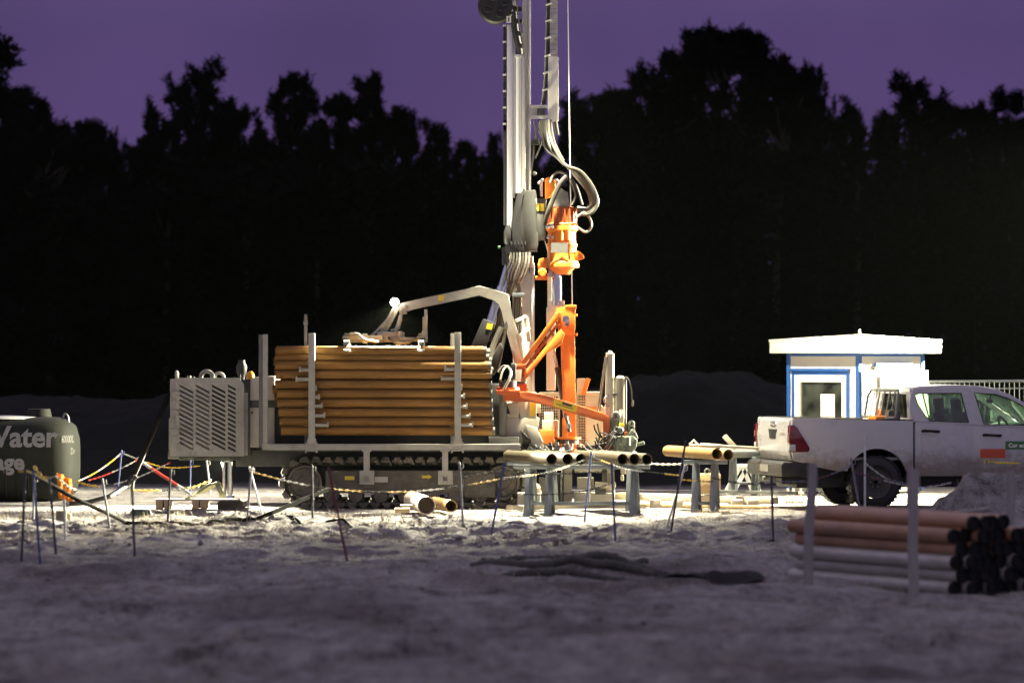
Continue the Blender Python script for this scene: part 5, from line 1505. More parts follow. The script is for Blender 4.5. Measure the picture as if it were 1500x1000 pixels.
# fence panel behind
fp = thing('site_fence', 'temporary steel fence panel with close upright bars right of the cabin', 'fence', (0, 0, 0))
D = 66.6
def f(m):
    a = W(1340, 559, D); b = W(1530, 557.5, D)
    for q in (a, b): m.cyl((q.x, D, H(q.x, D)-.05), (q.x, D, q.z), .022, None, 10)
    m.cyl(a, b, .024, None, 10); m.cyl(a-Vector((0, 0, .12)), b-Vector((0, 0, .12)), .014, None, 8); m.cyl(a-Vector((0, 0, 1.45)), b-Vector((0, 0, 1.45)), .02, None, 8)
mb = MB(); f(mb); mb.build('panel_frame', 'steel', fp)
mb = MB()
a = W(1340, 559, D); b = W(1530, 557.5, D)
for k in range(1, 26):
    p = a.lerp(b, k/26); mb.cyl(p-Vector((0, 0, 1.45)), p, .006, None, 6)
mb.build('upright_bar', 'steel', fp)
# ---------------------------------------------------------------- water tank
TD = 62.0
wt_ = thing('water_tank', 'dark green horizontal water tank with grey lettering, cut by the left edge', 'water tank', (0, TD, 0))
xr_ = W(113, 680, TD).x; xl_ = xr_-3.6; zt = W(0, 610, TD).z; zb = -.03; rz = (zt-zb)/2; zc = (zt+zb)/2; RYT = .80
def sec(s, a):
    """superellipse cross-section, s = scale"""
    c = math.cos(a); d = math.sin(a); e = 2/3.4
    return RYT*s*math.copysign(abs(c)**e, c), rz*s*math.copysign(abs(d)**e, d)
mb = MB(); rings = []
prof = [(xl_, .0), (xl_, .55), (xl_+.08, .78), (xl_+.25, .94), (xl_+.5, 1)]+[(xl_+.5+k*.1, 1.) for k in range(1, 26)]+[(xr_-.45, 1), (xr_-.30, .985), (xr_-.16, .93), (xr_-.05, .80), (xr_, .58), (xr_+.01, .3), (xr_+.012, 0)]
for x, s in prof:
    ring = []
    for k in range(48):
        y, z = sec(max(s, .001), k*2*math.pi/48); ring.append(mb.bm.verts.new((x, y, zc+z)))
    rings.append(ring)
for i in range(len(rings)-1):
    for k in range(48): mb.bm.faces.new((rings[i][k], rings[i][(k+1) % 48], rings[i+1][(k+1) % 48], rings[i+1][k]))
mb.build('tank_shell', 'tank', wt_, 60)
mb = MB()
for k in range(16):   # moulded ribs low on the side
    x = xl_+.4+k*.17
    pts = []
    for a in np.linspace(math.pi*1.02, math.pi*1.38, 8):
        y, z = sec(1.0, a); pts.append((x, y, zc+z))
    mb.tube(pts, .018, 6)
mb.build('moulded_rib', 'tank', wt_)
def ysurf(z):
    q = min(1, abs((z-zc)/rz)); return -RYT*(1-q**3.4)**(1/3.4)
def tank_text(t, x, z, size, bold, mat, bend=False, name='lettering', xs=1.):
    me = text_mesh(t, size, .002, bold)
    bm = bmesh.new(); bm.from_mesh(me); bmesh.ops.subdivide_edges(bm, edges=[e for e in bm.edges if e.calc_length() > size*.2], cuts=2); bm.to_mesh(me); bm.free()
    for v in me.vertices:
        X_ = x+v.co.x*xs; Z_ = z+v.co.y; Y_ = ysurf(Z_)
        if bend:
            s = max(.45, float(np.interp(X_, [p[0] for p in prof], [p[1] for p in prof])))
            q = min(1, abs((Z_-zc)/(rz*s))); Y_ = -RYT*s*(1-q**3.4)**(1/3.4)
        v.co = Vector((X_, Y_-.006-v.co.z, Z_))
    o = link(name, me, mat, wt_); return o
bx_ = W(0, 654, TD-.75)
for t_, px_, py_, sz in (('Water', 85, 653.5, .43), ('Storage', 36.5, 687, .33)):
    tw = text_mesh(t_, sz, .002, .012); tank_text(t_, W(px_, 0, TD-.75).x-max(v.co.x for v in tw.vertices), W(0, py_, TD-.75).z, sz, .012, 'tanktext')
tank_text('60000L', W(90.5, 0, TD-.7).x, W(0, 648, TD-.7).z, .15, .003, 'tankfaint', True, xs=.34)
tank_text('Dr', W(104.5, 0, TD-.5).x, W(0, 665, TD-.5).z, .14, .003, 'tankfaint', True, xs=.28)
mb = MB(); c = W(57, 612, TD); mb.lathe((c.x, 0, zt-.02), (0, 0, 1), [(0, .20), (.10, .18), (.11, .175), (.135, .172), (.14, .15)], 32); mb.build('tank_lid', 'tank', wt_)
mb = MB(); mb.lathe((W(10, 0, TD).x, 0, zt-.03), (0, 0, 1), [(0, .55), (.03, .5), (.05, .1)], 32); mb.build('manhole_cover', 'white', wt_)
mb = MB(); a = W(92, 612, TD-.1); mb.tube([(a.x, -.1, a.z-.03), (a.x+.02, -.1, a.z+.05), (a.x+.05, -.1, a.z+.06), (a.x+.085, -.1, a.z), (a.x+.09, -.1, a.z-.12)], .016, 7, True, 4); mb.build('lifting_eye', 'steel', wt_)
def simple(name, label, cat, mat, fn, group=None, ang=38, origin=None):
    mb = MB(); fn(mb)
    bbx = [v.co for v in mb.bm.verts]
    o = Vector(origin) if origin else Vector((sum(v.x for v in bbx)/len(bbx), sum(v.y for v in bbx)/len(bbx), min(v.z for v in bbx)))
    for v in mb.bm.verts: v.co -= o
    ob = mb.build(name, mat, None, ang); ob.location = o
    return tag(ob, label, cat, group)
def wb(m, x0, y0, x1, y1, D, d, bev=.006):
    a = W(x0, y1, D); b = W(x1, y0, D); m.bx(a.x, b.x, D, D+d, a.z, b.z, bev)
# orange sheets hung at the tank end
def f(m):
    for x0, x1, y0, y1, dd in ((83, 93.5, 692, 729, 0), (94, 105, 698, 735, .05)):
        D = 60.6+dd; vs = []
        for j in range(9):
            for i in range(6):
                t = i/5; q = j/8; p = W(x0+(x1-x0)*t+q*2.5, y0+(y1-y0)*q+t*3, D); vs.append(m.bm.verts.new(p+Vector((0, .025*math.sin(t*7+q*3), 0))))
        fs = [m.bm.faces.new((vs[j*6+i], vs[j*6+i+1], vs[j*6+i+7], vs[j*6+i+6])) for j in range(8) for i in range(5)]
        r = bmesh.ops.solidify(m.bm, geom=fs, thickness=.004)
simple('plastic_sheet', 'two orange plastic flaps hanging in front of the right end of the water tank', 'plastic sheet', 'orangesheet', f)
def f(m):
    wb(m, -230, 744, 130, 765, 60.9, .3, .02)
simple('skid_beam', 'long dark timber beam under the front of the water tank', 'beam', 'beamdark', f)
def f(m): wb(m, 110, 740, 186, 762, 60.4, .25, .02)
simple('skid_beam', 'short dark timber beam right of the tank end beside the leaning hose', 'beam', 'beamdark', f)
def f(m): wb(m, 82, 748, 97, 786, 54.2, .04, .004); 
simple('wooden_board', 'dark upright board stuck in the sand in front of the tank end', 'board', 'beamdark', f)
def f(m): wb(m, 98.5, 752, 104, 787, 54.4, .05, .004)
simple('wooden_board', 'narrow pale board edge standing right beside the dark upright board', 'board', 'wood', f)
# pallet under the rear jacks
pal = thing('wooden_pallet', 'pale wooden pallet of boards on blocks lying left of the rear jacks', 'pallet', W(290, 744, 58.8))
def wbl(m, o, x0, y0, x1, y1, D, d, bev=.006):
    a = W(x0, y1, D)-o; b = W(x1, y0, D)-o; m.bx(a.x, b.x, D-o.y, D+d-o.y, a.z, b.z, bev)
for a_, b_, d_ in ((730.5, 733, 58.5), (730.2, 732.7, 58.68), (730, 732.5, 58.86)):
    m = MB(); wbl(m, pal.location, 228, a_, 352, b_, d_, .14); m.build('deck_board', 'woodpale', pal)
for px in (228, 240, 281, 293): 
    m = MB(); wbl(m, pal.location, px, 733.1, px+10, 745, 58.5, .45); m.build('block', 'wood', pal)
def f(m): wb(m, 318, 734, 357, 745, 58.6, .8, .02)
simple('timber_pad', 'dark timber pad under the two chrome jack legs', 'timber pad', 'beamdark', f)
def f(m):
    n = 14; vs = []
    for j in range(n):
        for i in range(n):
            t = i/(n-1); q = j/(n-1)
            ridge = (t/.84 if t < .84 else max(0, (1-t)/.16))*(.30-.2*abs(q-.4))
            p = W(268, 731, 58.7); vs.append(m.bm.verts.new((p.x+t*.56+.05*q, 58.55+q*.5, p.z+ridge+.05*math.sin(11*t+6*q)*ridge*2)))
    fs = [m.bm.faces.new((vs[j*n+i], vs[j*n+i+1], vs[(j+1)*n+i+1], vs[(j+1)*n+i])) for j in range(n-1) for i in range(n-1)]
    bmesh.ops.solidify(m.bm, geom=fs, thickness=.012)
    p = W(318, 716, 58.6); m.tube([p, p+Vector((.05, 0, .03)), p+Vector((.07, 0, -.04)), p+Vector((.03, 0, -.10))], .012, 6, True, 4)
    p = W(290, 712, 58.7); m.tube([p, p+Vector((.03, 0, -.04)), p+Vector((.09, 0, -.04)), p+Vector((.12, 0, .0))], .010, 6, True, 4)
simple('tarpaulin', 'crumpled pale green tarpaulin lying on the pallet beside the jacks', 'tarpaulin', 'tarp', f)
def f(m):
    for k in range(4): m.torus(W(206, 756-k*2.4, 56.5), (0, .12, 1), .15-.01*k, .022, 26, 8)
simple('hose_coil', 'small dark green coil of hose on the sand right of the tank beam', 'hose coil', 'greenplastic', f)
def f(m): m.lathe(W(228, 757, 57), (1, .2, 0), [(0, .02), (0, .08), (.22, .10), (.3, .05), (.36, .03)], 18)
simple('plastic_bottle', 'dark green plastic canister lying in front of the pallet', 'canister', 'greenplastic', f)
def f(m): m.tube([W(195, 752, 57.6), W(225, 751, 57.5), W(243, 754, 57.3)], .05, 10, True, 5)
simple('pvc_pipe', 'thick pale pipe lying on the lit sand left of the pallet', 'pipe', 'palepipe', f)

# ---------------------------------------------------------------- fence posts with plastic chain
PR = .0145
def fpost(bx, by, tx, ty, mat, label, r=PR, D=None):
    D = D or CH*F/(by-HY); b = W(bx, by, D); b.z = H(b.x, D)-.08; t = W(tx, ty, D)
    def f(m):
        m.cyl(b, t, r, None, 10); u = (t-b).normalized()
        m.cyl(t, t+u*.03, r*1.4, r*.9, 10); m.tube([t-u*.06+Vector((r, 0, 0)), t-u*.05+Vector((r+.03, 0, .01)), t-u*.02+Vector((r+.028, 0, .035))], .006, 5)
    return simple('fence_post', label, 'fence post', mat, f, 'thin chain fence posts', origin=b)
POSTS = [
 (31, 822, 37, 692, 'darkpost', 'near black post nearest the left edge, in front of the water tank lettering'),
 (60, 822, 49, 692, 'bluepost', 'blue post second from the left edge, leaning left'),
 (83, 818, 73, 705, 'darkpost', 'dark post third from the left edge, before the orange flaps'),
 (48, 770, 50, 700, 'greypost', 'grey post standing behind the blue leaning one, close to the tank'),
 (96, 806, 94, 735, 'palepost', 'short pale stick in front of the upright dark board'),
 (198, 818, 193, 700, 'darkpost', 'thick dark post standing alone where the leaning hose comes down'),
 (163, 782, 150, 704, 'greypost', 'grey blue post leaning left between tank and leaning hose'),
 (171, 726, 178, 662, 'bluepost', 'blue far post whose top carries the peak of the yellow chain'),
 (190, 732, 202, 672, 'palepost', 'pale far post whose top carries the red and white bars'),
 (278, 727, 279, 676, 'bluepost', 'blue far post under the left corner of the engine housing'),
 (309, 722, 303, 676, 'palepost', 'cream far post behind the crumpled tarpaulin'),
 (245, 776, 250, 690, 'darkpost', 'thin black post in front of the pallet end'),
 (390, 757, 366, 686, 'palepost', 'pale post leaning left beside the rear of the track'),
 (361, 774, 368, 688, 'greypost', 'grey post crossing the pale leaning one behind the jacks'),
 (458, 772, 457, 684, 'darkpost', 'dark upright post before the rear wheel of the track'),
 (511, 818, 482, 688, 'redpost', 'dark red post leaning left in front of the crawler track'),
 (679, 779, 673, 680, 'greypost', 'grey post right of the two loose pipe pieces'),
 (717, 786, 738, 682, 'bluepost', 'blue post leaning right in front of the track end'),
 (855, 760, 866, 664, 'bluepost', 'slim blue post before the lit clamp frame under the trestle pipes'),
 (902, 797, 896, 682, 'bluepost', 'blue post in front of the right end of the long trestle'),
 (981, 786, 1004, 648, 'darkpost', 'long dark post with reddish tip leaning right before the short trestle'),
 (975, 772, 1003, 684, 'palepost', 'pale post crossing the long dark leaning post'),
 (1133, 795, 1130, 700, 'darkpost', 'dark post under the rear bumper of the pickup'),
 (1267, 776, 1267, 640, 'palepost', 'pale upright post in front of the rear wheel of the pickup'),
 (1266, 776, 1247, 674, 'greypost', 'grey post leaning left across the rear wheel of the pickup'),
]
for p in POSTS: fpost(*p)
def chain(pts, mats, label, sag=0, r=.011, seg=.42, start=0., pitch=.042, name='plastic_chain', off=0):
    """links hung along world points pts; mats = colours that alternate every seg metres"""
    P = [Vector(p) for p in pts]
    if len(P) == 2:
        a, b = P; P = [a.lerp(b, t)-Vector((0, 0, sag*4*t*(1-t))) for t in np.linspace(0, 1, 30)]
    else:
        q = []
        for i in range(len(P)-1):
            p0 = P[max(i-1, 0)]; p1 = P[i]; p2 = P[i+1]; p3 = P[min(i+2, len(P)-1)]
            for k in range(10):
                t = k/10; q.append(.5*((2*p1)+(p2-p0)*t+(2*p0-5*p1+4*p2-p3)*t*t+(3*p1-p0-3*p2+p3)*t**3))
        P = q+[P[-1]]
    cum = [0]
    for i in range(1, len(P)): cum.append(cum[-1]+(P[i]-P[i-1]).length)
    def at(s):
        i = max(0, min(len(P)-2, int(np.searchsorted(cum, s))-1)); t = (s-cum[i])/max(1e-6, cum[i+1]-cum[i]); return P[i].lerp(P[i+1], t)
    m = MB(); n = int(cum[-1]/pitch)
    o = sum(P, Vector())/len(P)
    for k in range(n):
        c = at((k+.5)*pitch); d = (at(min(cum[-1], (k+1)*pitch))-at(k*pitch)).normalized()
        _, a_, b_ = frame(d); side = a_ if k % 2 else b_
        m.mi = int((k*pitch+start)/seg) % len(mats)
        hw = r*.85; hl = pitch*.66
        lp = [c+d*hl*math.cos(t)+side*hw*math.sin(t)-o for t in np.linspace(0, 2*math.pi, 9)[:-1]]
        m.tube(lp+[lp[0]], r*.36, 5, False)
    ob = m.build(name, mats, None, 60); ob.location = o
    return tag(ob, label, 'chain', 'plastic barrier chains')
def CP(px, py, D): return W(px, py, D)
YW = ['yellow', 'white']; YB = ['yellow', 'blackpl']; RW = ['red', 'white']; 
chain([CP(112, 705, 62), CP(178, 663, 64)], YW, 'yellow and white chain rising from the tank end to the blue far post', .05, start=.3)
chain([CP(178, 663, 64), CP(240, 684, 64), CP(303, 681, 64)], ['white', 'yellow', 'yellow', 'blackpl', 'yellow'], 'yellow chain hanging from the blue far post to the cream far post')
chain([CP(130, 703, 61), CP(201, 673, 61.5)], RW, 'red and white chain from the tank end up to the pale far post', .03)
chain([CP(168, 709, 61), CP(206, 697, 61), CP(252, 676, 61)], ['white', 'white', 'red'], 'red and white chain rising to the right under the engine housing corner')
def bar_(label, a, b, segs):
    m = MB(); n = len(segs); o = (a+b)/2
    for k, i in enumerate(segs):
        m.mi = i; m.cyl(a.lerp(b, k/n)-o, a.lerp(b, (k+1)/n)-o, .024, None, 10)
    ob = m.build('barrier_bar', ['white', 'red'], None); ob.location = o; tag(ob, label, 'barrier bar')
bar_('straight red and white bar slanting down to the right to the blue far post', CP(202, 673, 61.4), CP(279, 723, 61.4), [0, 1, 1, 0])
chain([CP(112, 705, 60), CP(130, 710, 60), CP(152, 713, 60)], YW, 'short yellow chain at ground height right of the tank end', start=.1, r=.016)
chain([CP(193, 718, 60), CP(215, 718.5, 60), CP(238, 718, 60)], ['yellow'], 'short level yellow chain left of the pallet', r=.016)
chain([CP(238, 718, 60.2), CP(280, 714, 60), CP(312, 702, 60)], ['blackpl', 'yellow', 'yellow'], 'yellow chain rising behind the tarpaulin', r=.016)
chain([CP(28, 690, 46), CP(50, 692, 46), CP(66, 700, 46), CP(82, 697, 46)], ['yellow', 'yellow', 'white'], 'yellow and white chain slung between the posts nearest the left edge', seg=.16)
chain([CP(50, 683, 46.5), CP(60, 696, 46.5), CP(73, 702, 46.5)], ['yellow'], 'yellow chain end bunched on the blue post near the left edge', r=.017)
chain([CP(82, 697, 47), CP(100, 712, 50), CP(113, 718, 52)], ['white', 'blackpl'], 'white chain running off the left posts past the orange flaps')
chain([CP(366, 690, 53), CP(420, 704, 53), CP(480, 715, 53), CP(550, 720, 53), CP(620, 718.5, 53), CP(690, 709, 53), CP(738, 700, 53)], ['yellow', 'white', 'blackpl', 'yellow', 'blackpl'], 'long yellow chain sagging in front of the whole crawler track', seg=.36)
chain([CP(738, 700, 53), CP(800, 692, 54), CP(857, 673, 55)], ['blackpl', 'yellow'], 'yellow chain rising across the ends of the long trestle pipes', seg=.45)
chain([CP(866, 668, 55), CP(915, 686, 54), CP(960, 692, 53.5), CP(1003, 697, 53)], ['blackpl', 'yellow', 'white', 'white'], 'yellow then white chain falling to the right from the slim blue post', seg=.40, start=.1)
chain([CP(738, 722, 52), CP(800, 724, 52), CP(860, 718, 52), CP(902, 705, 52)], ['blackpl'], 'black chain hung low below the long trestle')
chain([CP(673, 700, 53), CP(735, 690, 53), CP(803, 694, 53), CP(895, 690, 53)], ['blackpl'], 'black chain stretched level in front of the trestle legs', r=.012)
chain([CP(952, 678.5, 60), CP(980, 680, 60), CP(1042, 677, 60)], ['white', 'white', 'yellow'], 'white and yellow chain strung between the two trestles', seg=.45, r=.016)
chain([CP(998, 702, 54), CP(1022, 704, 54), CP(1045, 705, 54)], YB, 'yellow chain on the legs of the short trestle', seg=.2)
chain([CP(1045, 700, 53.5), CP(1090, 708, 53), CP(1131, 706, 51)], ['blackpl', 'greypost'], 'dark chain from the short trestle to the post under the pickup bumper', r=.014)
chain([CP(1131, 705, 51), CP(1190, 703, 51), CP(1248, 682, 51.5)], ['greypost', 'redpost'], 'dull red chain hanging behind the bumper of the pickup', r=.012)
chain([CP(1267, 678, 51.5), CP(1298, 700, 51.5), CP(1330, 708, 51.5)], ['white', 'greypost'], 'upper pale chain sagging across the rear wheel arch of the pickup', seg=.3)
chain([CP(1248, 690, 51.5), CP(1290, 702, 51.5), CP(1330, 711, 51.5), CP(1365, 712, 51), CP(1395, 706, 51)], ['redpost', 'white'], 'lower red and white chain in front of the pickup sill', seg=.4)
# hoses on the ground
def hose(label, pts, r, mat, sm=8):
    def f(m):
        q = []
        for a, b in zip(pts[:-1], pts[1:]):
            for t in np.linspace(0, 1, 6, endpoint=False):
                v = a.lerp(b, t); v.z = max(v.z, H(v.x, v.y)+r*.8); q.append(v)
        m.tube(q+[pts[-1]], r, 9, True, 3)
    return simple('drill_hose', label, 'hose', mat, f, None, 60)
hose('thick dark hose sagging from the left posts along the edge of the lit sand', [W(37, 690, 50), W(72, 708, 50.5), W(112, 731, 51), W(150, 748, 51.5), W(185, 765, 52.2), W(240, 775, 51.8), W(300, 777, 51.6), W(350, 770, 52), W(395, 752, 52), W(440, 733, 52.5), W(482, 716, 53)], .026, 'hosedark')
hose('pale hose lying curved right of the tank and rising to the grey hose', [W(98, 738, 58), W(130, 735, 58.2), W(160, 727, 58.5), W(185, 711, 59), W(200, 697, 59)], .035, 'hose')
hose('grey hose leaning up to the left side of the engine housing', [W(186, 712, 59.2), W(196, 695, 59.1), W(216, 650, 59), W(232, 612, 59), W(248, 578, 59.2)], .042, 'hosedark')
hose('thin dark hose lying on the clods below the track', [W(420, 772, 52.6), W(470, 775, 51.6), W(520, 781, 50.6), W(560, 779, 51)], .018, 'hosedark')

# ---------------------------------------------------------------- pipe pieces on the sand
casing(W(604, 732, 57.6), W(625, 740, 55.6), .125, 'palepipe', 'short wide dusty pale pipe piece lying before the track', None, None, 'pipe_piece', 'pipe', .012)
casing(W(636, 736, 57.9), W(661, 741, 56.4), .085, 'tanpipe', 'shorter orange pipe piece right behind the wide pale one', None, None, 'pipe_piece', 'pipe')
def f(m): wb(m, 578, 744, 600, 751, 55.6, .12, .01)
simple('wood_scrap', 'small flat timber scrap left of the wide pale pipe piece', 'wood scrap', 'wood', f)
def f(m): wb(m, 586, 739, 607, 744, 56.3, .1, .008)
simple('wood_scrap', 'thinner timber scrap touching the wide pale pipe piece from behind', 'wood scrap', 'woodpale', f)

# ---------------------------------------------------------------- trestles with pipes
def trestle(px0, px1, pyt, D, legs, label, lowbar=True, group='steel trestles'):
    o = W((px0+px1)/2, 745, D); o.z = H(o.x, D)
    t = thing('steel_trestle', label, 'trestle', o, 0, group)
    def q(px, py, dy=0): return W(px, py, D+dy)-o
    m = MB(); a = q(px0, pyt+3); b = q(px1, pyt+3); m.bar(a, b, .09, .06, .006); m.build('top_bar', 'steel', t)
    for px in legs:
        for dx, dy in ((-3.2, -.22), (3.2, .22)):
            m = MB(); top = q(px, pyt+5, dy*.15); bot = q(px+dx, 748, dy); bot.z = H(bot.x+o.x, D+dy)-o.z-.05
            m.bar(top, bot, .05, .065, .006); m.bar(top+Vector((.025, .02, 0)), bot+Vector((.025, .02, 0)), .012, .09, .003); m.build('leg', 'steel', t)
    if lowbar:
        m = MB(); m.bar(q(legs[0], 737), q(legs[-1], 737), .04, .05, .005); m.build('lower_bar', 'steel', t)
    return t
trestle(752, 952, 680.5, 57.1, (773, 803, 928), 'long galvanised trestle in front of the rig carrying six pipes')
trestle(742, 938, 675.5, 58.2, (778, 808, 922), 'second long trestle hidden behind the front one under the six pipes')
trestle(1000, 1066, 673.5, 57.6, (1018, 1045), 'short trestle beside the pickup carrying two orange pipes')
trestle(1055, 1120, 664, 60.2, (1072, 1105), 'far trestle behind the pickup bumper carrying grey steel beams')
EN = [808, 831.5, 851, 912, 929.5, 948]
nm_ = ['leftmost pipe on the long trestle', 'second pipe from the left on the long trestle', 'third pipe from the left on the long trestle', 'fourth pipe from the left on the long trestle', 'fifth pipe from the left on the long trestle', 'rightmost pipe on the long trestle']
for i, px in enumerate(EN):
    p1 = W(px, 672.3, 56.45); p0 = p1+Vector((-.60, 1.95, .0))
    casing(p0, p1, .078, 'bluntpipe', nm_[i]+', its dark open end facing right', 'pipes on the long trestle', None)
for i, (px, py) in enumerate(((1050, 664.5), (1067, 666))):
    p1 = W(px, py, 56.9); p0 = p1+Vector((-.62, 1.7, .0))
    casing(p0, p1, .078, 'tanpipe', ('left orange brown pipe on the short trestle' if i == 0 else 'right orange brown pipe on the short trestle, next to the pickup'), 'pipes on the short trestle', None)
def f(m): wb(m, 1056, 655, 1135, 659.5, 60.0, .12, .006); wb(m, 1056, 659.6, 1135, 661, 59.95, .16, .003)
simple('steel_beam', 'upper pale steel beam on the far trestle behind the tailgate', 'steel beam', 'alu', f)
def f(m): wb(m, 1068, 661.2, 1135, 667, 59.9, .14, .006)
simple('steel_beam', 'lower green grey steel beam on the far trestle behind the tailgate', 'steel beam', 'steel', f)
def f(m): m.bar(W(1061, 638, 59.7), W(1078, 657, 59.7), .09, .075, .006)
simple('timber_stick', 'pale timber stick leaning up to the left from the far trestle', 'timber', 'woodpale', f)
def f(m): m.bar(W(1018, 652, 58.6), W(1108, 655.8, 59.4), .12, .035, .006); m.bar(W(1030, 650.5, 58.7), W(1070, 653.5, 59.1), .1, .03, .006)
simple('timber_board', 'pale boards laid over the back of the two orange pipes', 'board', 'woodpale', f)
def f(m): m.torus(W(1016, 650, 58.3), (0, 1, 0), .05, .018, 4, 6); m.bar(W(1010, 653, 58.28), W(1023, 653, 58.28), .06, .04, .006)
simple('pipe_clamp', 'small pale clamp sitting on the rear of the left orange pipe', 'clamp', 'cream', f)
cr_ = thing('wooden_crate', 'wooden box standing on a beam behind the short trestle', 'crate', W(1041, 722, 59.4))
m = MB(); c = cr_.location; wbl(m, c, 1026, 694, 1056, 723, 59.2, .35, .01); m.build('box_body', 'wood', cr_)
m = MB(); m.torus(W(1036, 690, 59.3)-c, (0, 1, 0), .035, .012, 16, 6); m.sphere(W(1049, 691, 59.3)-c, .05); m.build('lid_fitting', 'steel', cr_)
def f(m): wb(m, 1019, 676, 1045, 679.5, 59, .1, .004)
simple('yellow_level', 'flat yellow bar under the two orange pipes of the short trestle', 'yellow bar', 'yellow', f)
ft = thing('folding_trestle', 'white aluminium folding trestle with slanting legs behind the pickup bumper', 'trestle', W(1085, 722, 60.8))
c = ft.location
for a, b in (((1062, 722), (1085, 682)), ((1073, 722), (1096, 682)), ((1103, 720), (1088, 684)), ((1112, 720), (1098, 684))):
    m = MB(); m.bar(W(*a, 60.8)-c, W(*b, 60.8)-c, .10, .06, .006); m.build('leg', 'alu', ft)
m = MB(); m.bar(W(1080, 682, 60.8)-c, W(1120, 682, 60.8)-c, .2, .05, .006); m.bar(W(1068, 708, 60.75)-c, W(1110, 706, 60.75)-c, .03, .03, .004); m.build('top_plate', 'alu', ft)
# timber sleepers right of the rig
def sleeper(label, a, b, w, h, mat='wood'):
    def f(m): m.bar(a, b, w, h, .012)
    return simple('timber_beam', label, 'beam', mat, f, 'timber beams on the sand')
sleeper('long pale timber beam running from under the trestle to the pickup, upper one', W(905, 726, 60.5), W(1135, 733, 58.7), .2, .10, 'woodpale')
sleeper('lower long timber beam in front with a rounded edge', W(935, 739, 59.6), W(1130, 743, 57.9), .12, .05)
for k, px in enumerate((922, 952, 985, 1072, 1095)):
    def f(m): wb(m, px, 731.5-.0, px+16, 745, 59.2-.004*(px-922), .2, .01)
    simple('timber_block', 'timber block under the long pale beam, %s from the left' % ORD(k), 'block', 'woodpale', f, 'blocks under the long beam')
def f(m): m.bar(W(1040, 719, 59.3), W(1168, 722, 58.6), .06, .045, .005)
simple('steel_rail', 'thin green grey rail lying above the timber beams towards the pickup', 'rail', 'steel', f)
def f(m):
    for px in (1152, 1160, 1171): m.cyl(W(px, 748, 60.8), W(px+2, 715, 60.8), .016, None, 8)
    m.cyl(W(1150, 722, 60.8), W(1178, 722, 60.8), .016, None, 8); m.cyl(W(1150, 735, 60.8), W(1178, 735, 60.8), .016, None, 8)
simple('wire_stand', 'light steel stand seen under the pickup between bumper and rear wheel', 'stand', 'cream', f)
def f(m): wb(m, 758, 722, 792, 749, 58.4, .4, .02); 
simple('concrete_block', 'pale block standing between the left legs of the long trestle', 'concrete block', 'clump', f)
def f(m): m.sphere(W(783, 716, 58.6), .09, (1, .8, 1)); m.cyl(W(783, 722, 58.6), W(783, 718, 58.6), .1)
simple('plastic_funnel', 'small orange lump on top of the pale block by the trestle', 'funnel', 'palepipe', f)
def f(m): m.bar(W(745, 743, 57.8), W(940, 740, 58.6), .18, .06, .01)
simple('timber_beam', 'timber beam lying along the ground under the long trestle', 'beam', 'woodpale', f, 'timber beams on the sand')

# ---------------------------------------------------------------- foreground pipe stack with stakes
ax = Vector((.56, -.83, 0)).normalized(); lat = Vector((.83, .56, 0)).normalized(); rp = .0685
e0 = W(1402, 850, 38.6); e0.z = H(e0.x, e0.y)+rp-.02
st_ = random.Random(8)
LAY = ['bottom layer', 'second layer up', 'third layer up', 'fourth layer up', 'fifth layer up', 'top layer']
COUNT = [9, 9, 8, 8, 7, 4]
gz = e0.z
ba_ = e0-ax*2.45
zb_ = max(H(ba_.x, ba_.y), 0)+rp-.02
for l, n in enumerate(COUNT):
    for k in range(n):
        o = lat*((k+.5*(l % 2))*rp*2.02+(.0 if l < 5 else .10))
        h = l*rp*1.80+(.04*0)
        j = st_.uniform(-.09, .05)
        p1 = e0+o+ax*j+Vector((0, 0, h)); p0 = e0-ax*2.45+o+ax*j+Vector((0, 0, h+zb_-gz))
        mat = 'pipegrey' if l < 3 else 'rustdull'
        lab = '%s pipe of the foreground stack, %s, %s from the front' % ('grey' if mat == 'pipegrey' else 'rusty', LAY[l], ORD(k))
        casing(p0, p1, rp, mat, lab, 'stacked pipes in the foreground', 'blackpl', 'steel_pipe')  # black end rings put the unlit dark of the stack ends into colour
def stake(bx, by, tx, ty, D, label, r=.052):
    b = W(bx, by, D); b.z = H(b.x, D)-.15; t = W(tx, ty, D)
    def f(m):
        pts = [b.lerp(t, q)+Vector((.008*math.sin(q*9), 0, 0)) for q in np.linspace(0, 1, 8)]; m.tube(pts, [r, r, r*.97, r*.95, r*.93, r*.92, r*.9, r*.85], 10)
    return simple('wooden_stake', label, 'stake', 'greywood', f, 'stakes around the foreground pipes', origin=b)
stake(1181, 872, 1190, 678, 39.0, 'grey wooden stake at the left end of the foreground pipe stack')
stake(1337, 872, 1339, 688, 37.6, 'grey wooden stake in front of the right part of the foreground pipe stack')
stake(1332, 850, 1333, 684, 41.2, 'grey wooden stake half hidden behind the right front stake of the pipe stack', .042)
stake(1481, 850, 1480, 690, 41.5, 'grey wooden stake near the right edge before the soil mound')
